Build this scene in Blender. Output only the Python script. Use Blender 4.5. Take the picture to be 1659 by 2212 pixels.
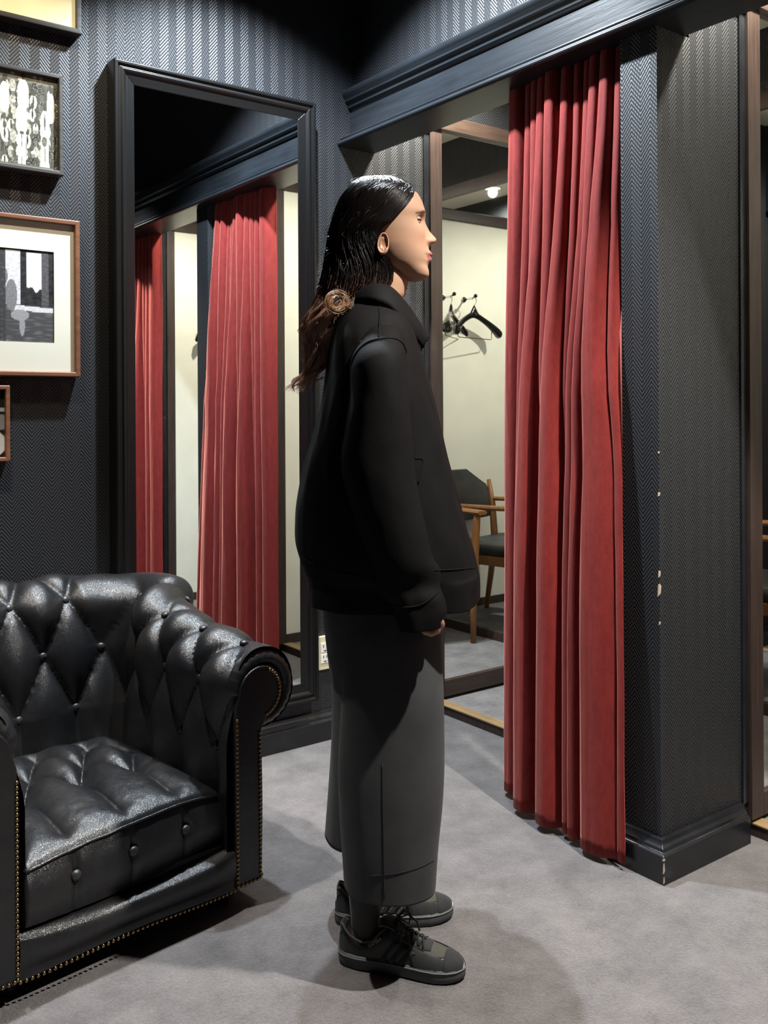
import bpy, bmesh, math, random
from mathutils import Vector, Matrix, noise
for o in list(bpy.data.objects): bpy.data.objects.remove(o, do_unlink=True)
SC = bpy.context.scene
COL = SC.collection
PI = math.pi
rnd = random.Random(7)

# ------------------------------------------------------------------ camera
F_PX, CX, CY, CAM_H = 2028.0, 829.5, 888.34, 1.17
YAW, ROLL = math.radians(36.727), math.radians(-.3227)
FW = Vector((math.sin(YAW), math.cos(YAW), 0)); R0 = Vector((math.cos(YAW), -math.sin(YAW), 0)); U0 = Vector((0, 0, 1))
RT = math.cos(ROLL)*R0 + math.sin(ROLL)*U0
UP = -math.sin(ROLL)*R0 + math.cos(ROLL)*U0
cam = bpy.data.cameras.new('camera'); co = bpy.data.objects.new('camera', cam); COL.objects.link(co)
cam.lens = F_PX*36/2212; cam.sensor_width = 36; cam.sensor_fit = 'AUTO'
cam.shift_y = -(1106-CY)/2212; cam.clip_start = .02
co.matrix_world = Matrix(((RT.x, UP.x, -FW.x, 0), (RT.y, UP.y, -FW.y, 0), (RT.z, UP.z, -FW.z, CAM_H), (0, 0, 0, 1)))
SC.camera = co

# ------------------------------------------------------------------ world, exposure, lamps of the shop ceiling
W = bpy.data.worlds.new('world'); SC.world = W; W.use_nodes = True
W.node_tree.nodes['Background'].inputs[0].default_value = (.5, .52, .55, 1)
W.node_tree.nodes['Background'].inputs[1].default_value = .05
vs = SC.view_settings
vs.view_transform = 'Standard'; vs.look = 'None'; vs.gamma = 1; vs.use_curve_mapping = False
vs.exposure = 0.0
CEIL_Z = 3.05
COOL, WARM, NEUT = (.80, .90, 1.0), (1.0, .83, .62), (1.0, .95, .88)
SPOTS = [  # x, y, z, aim, watts, colour, cone deg, radius
    (1.40, 2.30, (1.46, 2.16, .5), 400, COOL, 118, .03),       # between wall, curtain and person
    (1.60, .42, (1.45, 1.25, .1), 520, NEUT, 66, .03),         # in front of the person, right of the camera
    (.50, 2.05, (.62, 2.22, .3), 250, NEUT, 44, .03),          # over the leather armchair
    (.34, 1.95, (.72, 2.83, 1.85), 85, WARM, 58, .03),        # picture wall washer
]

# ------------------------------------------------------------------ helpers
def link(o, parent=None):
    COL.objects.link(o)
    if parent is not None: o.parent = parent
    return o
def tag(o, label=None, cat=None, group=None, kind=None):
    if label: o['label'] = label
    if cat: o['category'] = cat
    if group: o['group'] = group
    if kind: o['kind'] = kind
    return o
def mesh(name, V, F, m, parent=None, smooth=True, loc=None):
    me = bpy.data.meshes.new(name); me.from_pydata([tuple(v) for v in V], [], F); me.update()
    if smooth: me.polygons.foreach_set('use_smooth', [True]*len(me.polygons))
    if m: me.materials.append(m)
    o = bpy.data.objects.new(name, me); link(o, parent)
    if loc: o.location = loc
    return o
def empty(name, loc=(0, 0, 0), rz=0):
    o = bpy.data.objects.new(name, None); link(o); o.location = loc; o.rotation_euler = (0, 0, rz)
    o.empty_display_size = .05
    return o
def bevel(o, w=.003, seg=2):
    b = o.modifiers.new('bevel', 'BEVEL'); b.width = w; b.segments = seg; b.limit_method = 'ANGLE'; b.angle_limit = .7
    o.data.polygons.foreach_set('use_smooth', [True]*len(o.data.polygons))
    w2 = o.modifiers.new('wn', 'WEIGHTED_NORMAL'); w2.keep_sharp = True
    return o
BOXF = [(0, 3, 2, 1), (4, 5, 6, 7), (0, 1, 5, 4), (1, 2, 6, 5), (2, 3, 7, 6), (3, 0, 4, 7)]
def box(name, x0, x1, y0, y1, z0, z1, m, parent=None, bw=0):
    V = [(x0, y0, z0), (x1, y0, z0), (x1, y1, z0), (x0, y1, z0), (x0, y0, z1), (x1, y0, z1), (x1, y1, z1), (x0, y1, z1)]
    o = mesh(name, V, BOXF, m, parent, False)
    if bw: bevel(o, bw)
    return o
def grid(rows, closed_u=False, flip=False):
    """rows: list of equally long lists of points -> V, F"""
    n = len(rows[0]); V = [p for r in rows for p in r]; F = []
    for i in range(len(rows)-1):
        for j in range(n if closed_u else n-1):
            a, b = i*n+j, i*n+(j+1) % n; c, d = b+n, a+n
            F.append((a, d, c, b) if flip else (a, b, c, d))
    return V, F
def cap(V, F, ring, rev=False):
    F.append(tuple(reversed(ring)) if rev else tuple(ring))
def prism(name, prof, axis, a, b, m, parent=None, smooth=False, bw=0):
    """closed 2-D profile swept along an axis; prof = (p,q): axis x -> (y,z), y -> (x,z), z -> (x,y)"""
    def P(t, p, q): return {'x': (t, p, q), 'y': (p, t, q), 'z': (p, q, t)}[axis]
    n = len(prof); V = [P(a, *p) for p in prof]+[P(b, *p) for p in prof]
    F = [(i, (i+1) % n, n+(i+1) % n, n+i) for i in range(n)]+[tuple(range(n-1, -1, -1)), tuple(range(n, 2*n))]
    me = bpy.data.meshes.new(name); me.from_pydata(V, [], F); bm = bmesh.new(); bm.from_mesh(me)
    bmesh.ops.recalc_face_normals(bm, faces=bm.faces); bm.to_mesh(me); bm.free()
    me.materials.append(m); o = bpy.data.objects.new(name, me); link(o, parent)
    if bw: bevel(o, bw)
    return o
def frames(pts):
    T = []
    for i in range(len(pts)):
        t = (pts[min(i+1, len(pts)-1)]-pts[max(i-1, 0)]); T.append(t.normalized() if t.length > 1e-9 else Vector((0, 0, 1)))
    n = T[0].orthogonal().normalized(); N = []
    for t in T:
        n = (n-t*n.dot(t)); n = n.normalized() if n.length > 1e-6 else t.orthogonal().normalized(); N.append(n)
    return T, N
def tube_geo(pts, rad, n=8, caps=True, V=None, F=None):
    pts = [Vector(p) for p in pts]
    if not hasattr(rad, '__len__'): rad = [rad]*len(pts)
    T, N = frames(pts); V = [] if V is None else V; F = [] if F is None else F; o = len(V)
    for p, t, q, r in zip(pts, T, N, rad):
        bnm = t.cross(q)
        for k in range(n):
            a = 2*PI*k/n; V.append(p+(q*math.cos(a)+bnm*math.sin(a))*r)
    for i in range(len(pts)-1):
        for k in range(n):
            a, b = o+i*n+k, o+i*n+(k+1) % n; F.append((a, b, b+n, a+n))
    if caps:
        F.append(tuple(o+k for k in range(n-1, -1, -1))); F.append(tuple(o+(len(pts)-1)*n+k for k in range(n)))
    return V, F
def tube(name, pts, rad, m, parent=None, n=8):
    V, F = tube_geo(pts, rad, n); return mesh(name, V, F, m, parent)
def crom(P, t):
    """Catmull-Rom through rows of numbers, t in 0..len-1"""
    n = len(P); i = min(int(t), n-2); f = t-i
    p0, p1, p2, p3 = P[max(i-1, 0)], P[i], P[i+1], P[min(i+2, n-1)]
    return [.5*((2*b)+(-a+c)*f+(2*a-5*b+4*c-d)*f*f+(-a+3*b-3*c+d)*f**3) for a, b, c, d in zip(p0, p1, p2, p3)]
def lerp(a, b, t): return a+(b-a)*t
def interp(xs, ys, x):
    if x <= xs[0]: return ys[0]
    for i in range(len(xs)-1):
        if x <= xs[i+1]:
            t = (x-xs[i])/(xs[i+1]-xs[i]); return lerp(ys[i], ys[i+1], t)
    return ys[-1]
def sstep(a, b, x):
    t = max(0, min(1, (x-a)/(b-a))); return t*t*(3-2*t)
def nz(x, y, z): return noise.noise(Vector((x, y, z)))
def uvsphere_geo(c, r, nu=10, nv=6, V=None, F=None, sq=(1, 1, 1)):
    V = [] if V is None else V; F = [] if F is None else F; o = len(V)
    for i in range(nv+1):
        th = PI*i/nv
        for k in range(nu):
            ph = 2*PI*k/nu
            V.append((c[0]+r*sq[0]*math.sin(th)*math.cos(ph), c[1]+r*sq[1]*math.sin(th)*math.sin(ph), c[2]+r*sq[2]*math.cos(th)))
    for i in range(nv):
        for k in range(nu):
            a, b = o+i*nu+k, o+i*nu+(k+1) % nu; F.append((a, a+nu, b+nu, b))
    return V, F
def set_cols(o, cols):
    me = o.data; at = me.color_attributes.new('Col', 'FLOAT_COLOR', 'POINT')
    for i, c in enumerate(cols): at.data[i].color = (c[0], c[1], c[2], 1)

# ------------------------------------------------------------------ materials
class NT:
    def __init__(s, name):
        s.m = bpy.data.materials.new(name); s.m.use_nodes = True; s.t = s.m.node_tree; s.b = s.t.nodes['Principled BSDF']
    def n(s, typ, **kw):
        q = s.t.nodes.new(typ)
        for k, v in kw.items(): setattr(q, k, v)
        return q
    def l(s, a, b): s.t.links.new(a, b)
    def math(s, op, a, b=None, c=None):
        q = s.n('ShaderNodeMath', operation=op)
        for i, v in enumerate((a, b, c)):
            if v is None: continue
            if isinstance(v, (int, float)): q.inputs[i].default_value = v
            else: s.l(v, q.inputs[i])
        return q.outputs[0]
    def set(s, **kw):
        for k, v in kw.items(): s.b.inputs[k.replace('_', ' ')].default_value = v
    def coord(s, kind='Object', scale=(1, 1, 1)):
        tc = s.n('ShaderNodeTexCoord'); mp = s.n('ShaderNodeMapping'); s.l(tc.outputs[kind], mp.inputs[0]); mp.inputs['Scale'].default_value = scale
        return mp.outputs[0]
    def noise(s, vec, scale, detail=3, rough=.55):
        q = s.n('ShaderNodeTexNoise'); q.inputs['Scale'].default_value = scale; q.inputs['Detail'].default_value = detail; q.inputs['Roughness'].default_value = rough
        if vec is not None: s.l(vec, q.inputs['Vector'])
        return q.outputs['Fac']
    def ramp(s, fac, stops):
        q = s.n('ShaderNodeValToRGB'); e = q.color_ramp.elements
        while len(e) < len(stops): e.new(.5)
        for i, (p, c) in enumerate(stops): e[i].position = p; e[i].color = (*c, 1)
        s.l(fac, q.inputs[0]); return q.outputs[0]
    def bump(s, h, strength=.5, dist=.01):
        q = s.n('ShaderNodeBump'); q.inputs['Strength'].default_value = strength; q.inputs['Distance'].default_value = dist
        s.l(h, q.inputs['Height']); s.l(q.outputs[0], s.b.inputs['Normal']); return q
def plain(name, col, rough=.5, metal=0, spec=.5, coat=0, var=0, vscale=30, bump=0, bscale=200, bdist=.002, sheen=0, sheen_col=(1, 1, 1), stretch=(1, 1, 1)):
    q = NT(name); q.set(Base_Color=(*col, 1), Roughness=rough, Metallic=metal, Specular_IOR_Level=spec, Coat_Weight=coat)
    if sheen: q.set(Sheen_Weight=sheen, Sheen_Tint=(*sheen_col, 1), Sheen_Roughness=.35)
    v = q.coord('Object', stretch)
    if var:
        f = q.noise(v, vscale); a = tuple(max(0, c*(1-var)) for c in col); b = tuple(min(1, c*(1+var)) for c in col)
        q.l(q.ramp(f, [(.3, a), (.7, b)]), q.b.inputs['Base Color'])
    if bump: q.bump(q.noise(v, bscale, 4), bump, bdist)
    return q.m
def herringbone(name, col, rough=.46):
    q = NT(name); q.set(Base_Color=(*col, 1), Roughness=rough, Specular_IOR_Level=.55)
    g = q.n('ShaderNodeNewGeometry'); sp = q.n('ShaderNodeSeparateXYZ'); q.l(g.outputs['Position'], sp.inputs[0])
    u = q.math('ADD', sp.outputs[0], sp.outputs[1]); z = sp.outputs[2]
    p = q.math('FRACT', q.math('DIVIDE', u, .058))
    tri = q.math('MULTIPLY', q.math('ABSOLUTE', q.math('SUBTRACT', p, .5)), 2)
    ln = q.math('DIVIDE', q.math('ADD', z, q.math('MULTIPLY', tri, .036)), .0115)
    s1 = q.math('ADD', q.math('MULTIPLY', q.math('SINE', q.math('MULTIPLY', ln, 2*PI)), .5), .5)
    row = q.math('FLOOR', q.math('ADD', ln, .25))
    s2 = q.math('ADD', q.math('MULTIPLY', q.math('SINE', q.math('ADD', q.math('MULTIPLY', u, 2*PI/.0062), q.math('MULTIPLY', row, 2.4))), .5), .5)
    hgt = q.math('MULTIPLY', q.math('POWER', s1, .7), q.math('ADD', q.math('MULTIPLY', s2, .4), .6))
    nn = q.noise(g.outputs['Position'], 260, 2)
    hh = q.math('ADD', hgt, q.math('MULTIPLY', nn, .25))
    q.bump(hh, .9, .0010)
    # relief shading painted into the colour: dark grooves, lighter raised threads
    mx = q.n('ShaderNodeMix', data_type='RGBA'); q.l(q.math('POWER', s1, 1.3), mx.inputs['Factor'])
    mx.inputs['A'].default_value = (*[c*.22 for c in col], 1); mx.inputs['B'].default_value = (*[c*2.6 for c in col], 1)
    q.l(mx.outputs['Result'], q.b.inputs['Base Color'])
    return q.m
def carpet_mat(name, col):
    q = NT(name); q.set(Roughness=.95, Specular_IOR_Level=.1, Sheen_Weight=.25, Sheen_Roughness=.5)
    v = q.coord('Object')
    a = q.noise(v, 9, 6, .68); b = q.noise(v, 420, 2, .8); c = q.noise(v, 130, 3, .7)
    f = q.math('ADD', q.math('ADD', q.math('MULTIPLY', a, .62), q.math('MULTIPLY', b, .40)), q.math('MULTIPLY', c, .25))
    lo = tuple(k*.36 for k in col); hi = tuple(k*1.75 for k in col)
    q.l(q.ramp(f, [(.43, lo), (.83, hi)]), q.b.inputs['Base Color'])
    q.bump(q.math('ADD', q.math('ADD', b, c), q.math('MULTIPLY', a, .5)), 1.0, .008)
    return q.m
def wood(name, col, rough=.5, axis='z', contrast=.45, scale=1.0):
    q = NT(name); q.set(Roughness=rough)
    s = {'x': (4, 60, 60), 'y': (60, 4, 60), 'z': (60, 60, 4)}[axis]
    v = q.coord('Object', tuple(k*scale for k in s))
    f = q.noise(v, 1.0, 6, .65); f2 = q.noise(q.coord('Object', (3, 3, 3)), 2.0, 2)
    g = q.math('ADD', q.math('MULTIPLY', f, .8), q.math('MULTIPLY', f2, .25))
    q.l(q.ramp(g, [(.34, tuple(c*(1-contrast) for c in col)), (.7, tuple(c*(1+contrast) for c in col))]), q.b.inputs['Base Color'])
    q.bump(f, .35, .002)
    return q.m
def leather(name, col, rough=.3, bstr=.35, wear=(.06, .05, .04)):
    q = NT(name); q.set(Roughness=rough, Specular_IOR_Level=.6)
    v = q.coord('Object')
    vo = q.n('ShaderNodeTexVoronoi', feature='DISTANCE_TO_EDGE'); vo.inputs['Scale'].default_value = 420; q.l(v, vo.inputs['Vector'])
    w = q.noise(v, 22, 5, .7)
    q.bump(q.math('ADD', q.math('MULTIPLY', vo.outputs['Distance'], 1.2), q.math('MULTIPLY', w, 1.1)), bstr, .0018)
    q.l(q.ramp(q.noise(v, 6, 5, .65), [(.45, col), (.8, wear)]), q.b.inputs['Base Color'])
    r = q.n('ShaderNodeMapRange'); r.inputs['To Min'].default_value = rough*.75; r.inputs['To Max'].default_value = rough*1.5
    q.l(w, r.inputs['Value']); q.l(r.outputs[0], q.b.inputs['Roughness'])
    return q.m
def velvet(name, col, tint):
    q = NT(name); q.set(Roughness=.75, Specular_IOR_Level=.15, Sheen_Weight=.7, Sheen_Roughness=.40, Sheen_Tint=(*tint, 1))
    v = q.coord('Object', (1, 1, .35)); f = q.noise(v, 60, 5, .7)
    q.l(q.ramp(f, [(.3, tuple(c*.8 for c in col)), (.75, tuple(c*1.2 for c in col))]), q.b.inputs['Base Color'])
    q.bump(f, .25, .004)
    return q.m
def cloth(name, col, rough=.85, weave=900, bstr=.25, var=.12, sheen=.15):
    q = NT(name); q.set(Roughness=rough, Specular_IOR_Level=.12, Sheen_Weight=sheen, Sheen_Roughness=.5)
    v = q.coord('Object')
    f = q.noise(v, 14, 4); q.l(q.ramp(f, [(.3, tuple(c*(1-var) for c in col)), (.7, tuple(c*(1+var) for c in col))]), q.b.inputs['Base Color'])
    q.bump(q.math('ADD', q.noise(v, weave, 2), q.math('MULTIPLY', f, .8)), bstr, .002)
    return q.m
def vcol(name, rough=.5, spec=.4, sss=0, coat=0, bump=0, bscale=300):
    q = NT(name); q.set(Roughness=rough, Specular_IOR_Level=spec, Coat_Weight=coat)
    a = q.n('ShaderNodeVertexColor', layer_name='Col'); q.l(a.outputs[0], q.b.inputs['Base Color'])
    if sss: q.set(Subsurface_Weight=sss, Subsurface_Radius=(.012, .005, .003), Subsurface_Scale=1.0)
    if bump: q.bump(q.noise(q.coord('Object'), bscale, 3), bump, .001)
    return q.m
def mirror_mat(name):
    q = NT(name); q.set(Base_Color=(.86, .88, .87, 1), Metallic=1, Roughness=.012)
    return q.m
def emit(name, col, s):
    q = NT(name); q.set(Base_Color=(*col, 1), Emission_Color=(*col, 1), Emission_Strength=s); return q.m

M = dict(
    herr=herringbone('herringbone_paint', (.0135, .0147, .0172)),
    black=plain('black_gloss_paint', (.012, .013, .016), .26, spec=.55, var=.3, vscale=12, bump=.12, bscale=35, bdist=.003),
    blackgrain=wood('black_painted_oak', (.012, .0145, .018), .33, 'y', .45, .6),
    frameblack=plain('black_frame_paint', (.006, .006, .006), .30, spec=.4, bump=.1, bscale=60),
    carpet=carpet_mat('grey_carpet', (.150, .134, .134)),
    carpet2=carpet_mat('booth_carpet', (.24, .22, .22)),
    brown=wood('dark_brown_wood', (.040, .025, .020), .45, 'z', .45),
    brownx=wood('dark_brown_wood_along', (.048, .030, .023), .45, 'x', .4),
    browny=wood('dark_brown_wood_across', (.048, .030, .023), .45, 'y', .4),
    goldwood=wood('gold_threshold_wood', (.30, .20, .10), .45, 'y', .4),
    cream=plain('cream_panel', (.82, .80, .69), .6, var=.05, vscale=5, bump=.05, bscale=250),
    ceil=plain('beige_ceiling', (.78, .73, .64), .8),
    shopceil=plain('shop_ceiling', (.10, .10, .10), .8),
    dark=plain('dark_wall', (.03, .03, .032), .7),
    mirror=mirror_mat('mirror_glass'),
    velvet=velvet('red_velvet', (.20, .022, .020), (1.0, .40, .32)),
    chrome=plain('chrome', (.75, .75, .75), .15, 1),
    hanger=plain('hanger_lacquer', (.008, .008, .008), .12, spec=.7, coat=.6),
    leather=leather('black_leather', (.0075, .008, .0095), .29, .35, (.022, .019, .016)),
    leather2=leather('green_black_leather', (.016, .020, .020), .36),
    button=leather('button_leather', (.022, .022, .024), .33, .2),
    brass=plain('aged_brass', (.32, .22, .10), .32, 1),
    teak=wood('teak', (.30, .125, .038), .4, 'z', .35),
    foot=plain('dark_foot', (.012, .008, .006), .4),
    plate=plain('outlet_plate', (.76, .70, .48), .4),
    socket=plain('outlet_socket', (.88, .87, .82), .35),
    slot=plain('socket_slot', (.02, .02, .02), .6),
    chip=plain('paint_chip', (.55, .45, .32), .8),
)

# ------------------------------------------------------------------ the setting
WY, PX0 = 2.833, 1.957          # herringbone wall plane, front plane of the booths
P1A, P1B = 1.473, 1.587         # first partition between the booths
P2A, P2B = .170, .310           # second partition
BX, BZ = 3.235, 2.59            # booth back wall, booth ceiling
RX0, RY0 = -1.5, -1.9           # room limits behind the camera
BF = .034                       # booth floor height
TH = 2.345                      # threshold front
def st(o): return tag(o, kind='structure')
st(box('floor', RX0, TH+.02, RY0, WY+.02, -.06, 0, M['carpet']))
st(box('wall_back', RX0, BX+.1, WY, WY+.12, -.06, CEIL_Z, M['herr']))
st(box('wall_left', RX0-.1, RX0, RY0, WY+.12, -.06, CEIL_Z, M['dark']))
st(box('wall_front', RX0-.1, BX+.1, RY0-.1, RY0, -.06, CEIL_Z, M['dark']))
st(box('ceiling', RX0-.1, 2.09, RY0-.1, WY+.12, CEIL_Z, CEIL_Z+.08, M['shopceil']))
st(prism('wall_right', [(PX0, -.06), (BX+.1, -.06), (BX+.1, BZ), (2.09, BZ), (2.09, 2.1325), (PX0, 2.1325)], 'y', RY0, P2A, M['herr']))
def partition(ya, yb, top):
    pr = [(PX0, 0), (BX+.02, 0), (BX+.02, top), (2.09, top), (2.09, 2.1325), (PX0, 2.1325)]
    return st(prism('wall_partition', pr, 'y', ya, yb, M['herr']))
wp = partition(P1A, P1B, 2.325)
partition(P2A, P2B, BZ)
st(box('wall_booth_back', BX, BX+.1, P2A, WY, -.06, BZ+.05, M['herr']))
st(box('wall_bulkhead', 1.985, 2.09, RY0, WY, 2.16, CEIL_Z, M['herr']))
st(box('ceiling_booth', 2.09, BX+.1, P2A-.1, WY+.02, BZ, BZ+.06, M['ceil']))
# beam with crown and bead mouldings
beam = [(2.075, 2.133), (1.918, 2.133), (1.909, 2.137), (1.907, 2.143), (1.911, 2.149), (1.921, 2.152), (1.924, 2.157), (1.921, 2.164), (1.930, 2.170), (1.952, 2.175), (1.966, 2.183),
        (1.968, 2.190), (1.968, 2.272), (1.962, 2.277), (1.955, 2.279), (1.955, 2.290), (1.950, 2.296), (1.943, 2.300), (1.942, 2.310), (1.934, 2.318), (1.930, 2.328), (1.930, 2.338), (2.0, 2.338)]
st(prism('trim_1', beam, 'y', RY0, WY, M['blackgrain'], bw=.0015))
# baseboards: plinth and stepped top moulding
def bb_prof(base, sgn):
    return [(base, 0), (base+sgn*.033, 0), (base+sgn*.033, .068), (base+sgn*.029, .072), (base+sgn*.023, .075), (base+sgn*.023, .083), (base+sgn*.017, .087), (base+sgn*.013, .094), (base+sgn*.012, .100), (base, .100)]
st(prism('baseboard_back', bb_prof(WY, -1), 'x', RX0, TH-.02, M['black'], bw=.0012))
def bb_ret(name, y0, y1, xe):
    """baseboard that wraps the end and the sides of a partition"""
    pr = bb_prof(0, 1); V = []; F = []; n = len(pr)
    for (px, py, ox, oy) in ((xe, y0, 0, -1), (PX0, y0, -1, -1), (PX0, y1, -1, 1), (xe, y1, 0, 1)):
        for (d, z) in pr: V.append((px+ox*d, py+oy*d, z))
    for k in range(3):
        for i in range(n): F.append((k*n+i, k*n+(i+1) % n, (k+1)*n+(i+1) % n, (k+1)*n+i))
    F.append(tuple(range(n))); F.append(tuple(3*n+i for i in range(n-1, -1, -1)))
    o = mesh(name, V, F, M['black'], None, False); bm = bmesh.new(); bm.from_mesh(o.data); bmesh.ops.recalc_face_normals(bm, faces=bm.faces); bm.to_mesh(o.data); bm.free()
    bevel(o, .0012); return st(o)
bbp = bb_ret('baseboard_partition', P1A, P1B, 2.30)
bb_ret('baseboard_partition', P2A, P2B, 2.30)
# chipped paint on the corner of the partition and of its baseboard
for (z, h, w) in ((.952, .012, .004), (.748, .02, .004), (.70, .035, .006), (.63, .01, .003), (1.06, .006, .003)):
    mesh('paint_chip', [(PX0-.0006, P1A+w, z), (PX0-.0006, P1A-.0006, z+h*.2), (PX0-.0006, P1A-.0006, z+h), (PX0-.0006, P1A+w*.7, z+h*.9), (PX0+w*.6, P1A-.0006, z+h*.3), (PX0+w, P1A-.0006, z+h*.8)],
         [(0, 1, 2, 3), (1, 4, 5, 2)], M['chip'], wp, False)
bx, by = PX0-.0335, P1A-.0335
for (z, h, w) in ((.004, .02, .003), (.028, .03, .004), (.06, .008, .006)):
    mesh('paint_chip', [(bx, by+w, z), (bx, by, z+h*.1), (bx, by, z+h), (bx, by+w*.6, z+h*.8), (bx+w, by, z+h*.3), (bx+w*.5, by, z+h*.9)], [(0, 1, 2, 3), (1, 4, 5, 2)], M['chip'], bbp, False)

def booth(ya, yb, yl_wall, open_left):
    """ya..yb: clear width; left (mirror) wall face at yl_wall, right (panel) wall at ya"""
    st(box('floor_booth', TH+.03, BX, ya, yb, -.02, BF, M['carpet2']))
    th = empty('threshold', (TH, (ya+yb)/2, 0)); st(th)
    w = (yb-ya)/2
    box('riser', 0, .045, -w, w, 0, BF-.002, M['brown'], th)
    box('nosing', -.004, .045, -w, w, BF-.002, BF+.004, M['goldwood'], th, .0015)  # golden wood tone, lighter than the brown riser below
    # left wall: timber frame with mirror
    g = empty('booth_mirror', (2.335, yl_wall, BF))
    tag(g, 'side wall mirror in brown timber frame, '+('booth nearest the framed pictures' if open_left else 'booth at the right photo edge'), 'mirror')
    X1 = BX-2.335-.03; y0 = -.016
    box('stile', 0, .058, y0, -.001, .012, 2.24, M['brown'], g, .0015)
    box('stile', X1-.05, X1, y0, -.001, .012, 2.24, M['brown'], g, .0015)
    box('top_rail', -.15, X1, y0-.010, -.001, 2.2405, 2.297, M['brownx'], g, .0015)
    box('bottom_rail', .0585, X1-.0505, y0, -.001, .012, .075, M['brownx'], g, .0015)
    box('glass', .0585, X1-.0505, -.005, -.0015, .0755, 2.24, M['mirror'], g)
    box('edge_strip', -.026, -.001, -.006, -.001, .06, 2.24, M['black'], g)
    box('edge_strip', -.15, -.001, -.006, -.001, 2.215, 2.24, M['black'], g)
    # back wall: mirror in timber frame
    g = empty('booth_mirror', (BX, (ya+yb)/2, BF))
    tag(g, 'back wall mirror with brown rails, '+('booth nearest the framed pictures' if open_left else 'booth at the right photo edge'), 'mirror')
    hw = w-.02
    box('top_rail', -.026, -.001, -hw, hw, 2.25, 2.31, M['browny'], g, .0015)
    box('bottom_rail', -.026, -.001, -hw, hw, .001, .045, M['browny'], g, .0015)
    box('stile', -.026, -.001, -hw, -hw+.05, .0455, 2.2495, M['brown'], g, .0015)
    box('stile', -.026, -.001, hw-.05, hw, .0455, 2.2495, M['brown'], g, .0015)
    box('glass', -.012, -.002, -hw+.0505, hw-.0505, .0455, 2.2495, M['mirror'], g)
    # right wall: timber frame with cream panel
    g = empty('framed_wall_panel', (2.31, ya, BF))
    tag(g, 'cream panel in brown timber frame, '+('booth nearest the framed pictures' if open_left else 'booth at the right photo edge'), 'panel')
    X1 = BX-2.31-.03
    box('stile', 0, .05, .001, .016, .001, 2.222, M['brown'], g, .0015)
    box('stile', X1-.05, X1, .001, .016, .001, 2.222, M['brown'], g, .0015)
    box('top_rail', -.13, X1, .001, .026, 2.2225, 2.28, M['brownx'], g, .0015)
    box('bottom_rail', .0505, X1-.0505, .001, .016, .001, .045, M['brownx'], g, .0015)
    box('panel', .0505, X1-.0505, .001, .008, .0455, 2.222, M['cream'], g)
    box('edge_strip', -.026, -.001, .001, .006, .06, 2.222, M['black'], g)
    # recessed downlight
    lx, ly = 2.30, yb-.20
    g = empty('downlight', (lx, ly, BZ))
    tag(g, 'round recessed downlight, '+('booth nearest the framed pictures' if open_left else 'booth at the right photo edge'), 'light')
    V = []; F = []
    rings = [(.062, -.001), (.062, -.006), (.050, -.006), (.046, -.001)]
    rows = [[(r*math.cos(2*PI*k/28), r*math.sin(2*PI*k/28), z) for k in range(28)] for r, z in rings]
    V, F = grid(rows, True); mesh('trim_ring', V, F, M['ceil'], g)
    V = [(.046*math.cos(2*PI*k/28), .046*math.sin(2*PI*k/28), -.002) for k in range(28)]
    mesh('lens', V, [tuple(range(27, -1, -1))], emit('booth_lens', (1, .93, .78), 14), g, False)
    L = bpy.data.lights.new('booth_lamp', 'SPOT'); L.energy = 108; L.color = (1, .95, .82); L.spot_size = math.radians(165); L.spot_blend = .5; L.shadow_soft_size = .03
    lo = bpy.data.objects.new('booth_lamp', L); link(lo); lo.location = (lx, ly, BZ-.03)
booth(P1B, WY, WY, True)
booth(P2B, P1A, P1A, False)

# spotlights of the shop
for i, (x, y, aim, watts, colr, cone, rad) in enumerate(SPOTS):
    where = ('above the curtain and the person', 'right of the camera', 'above the leather armchair', 'above the framed pictures')[i]
    g = empty('ceiling_spotlight', (x, y, CEIL_Z)); tag(g, 'small black spotlight on the shop ceiling '+where, 'light', 'shop ceiling spotlights')
    V, F = tube_geo([(0, 0, -.001), (0, 0, -.02)], .05, 20); mesh('mount', V, F, M['frameblack'], g, False)
    d = (Vector(aim)-Vector((x, y, CEIL_Z-.09))).normalized(); c = Vector((0, 0, -.075))
    rows = []
    a, b_ = d.orthogonal().normalized(), None
    b_ = d.cross(a)
    for (t, r) in ((-.055, .001), (-.055, .034), (.05, .04), (.05, .036), (-.03, .03)):
        rows.append([c+d*t+(a*math.cos(2*PI*k/20)+b_*math.sin(2*PI*k/20))*r for k in range(20)])
    V, F = grid(rows, True); mesh('can', V, F, M['frameblack'], g)
    tube('stem', [(0, 0, -.02), (0, 0, -.06)], .007, M['frameblack'], g)
    L = bpy.data.lights.new('spot', 'SPOT'); L.energy = watts; L.color = colr; L.spot_size = math.radians(cone); L.spot_blend = .6; L.shadow_soft_size = rad
    lo = bpy.data.objects.new('spot_lamp', L); link(lo); lo.location = Vector((x, y, CEIL_Z))+c+d*.06
    lo.rotation_euler = d.to_track_quat('-Z', 'Y').to_euler()

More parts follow.
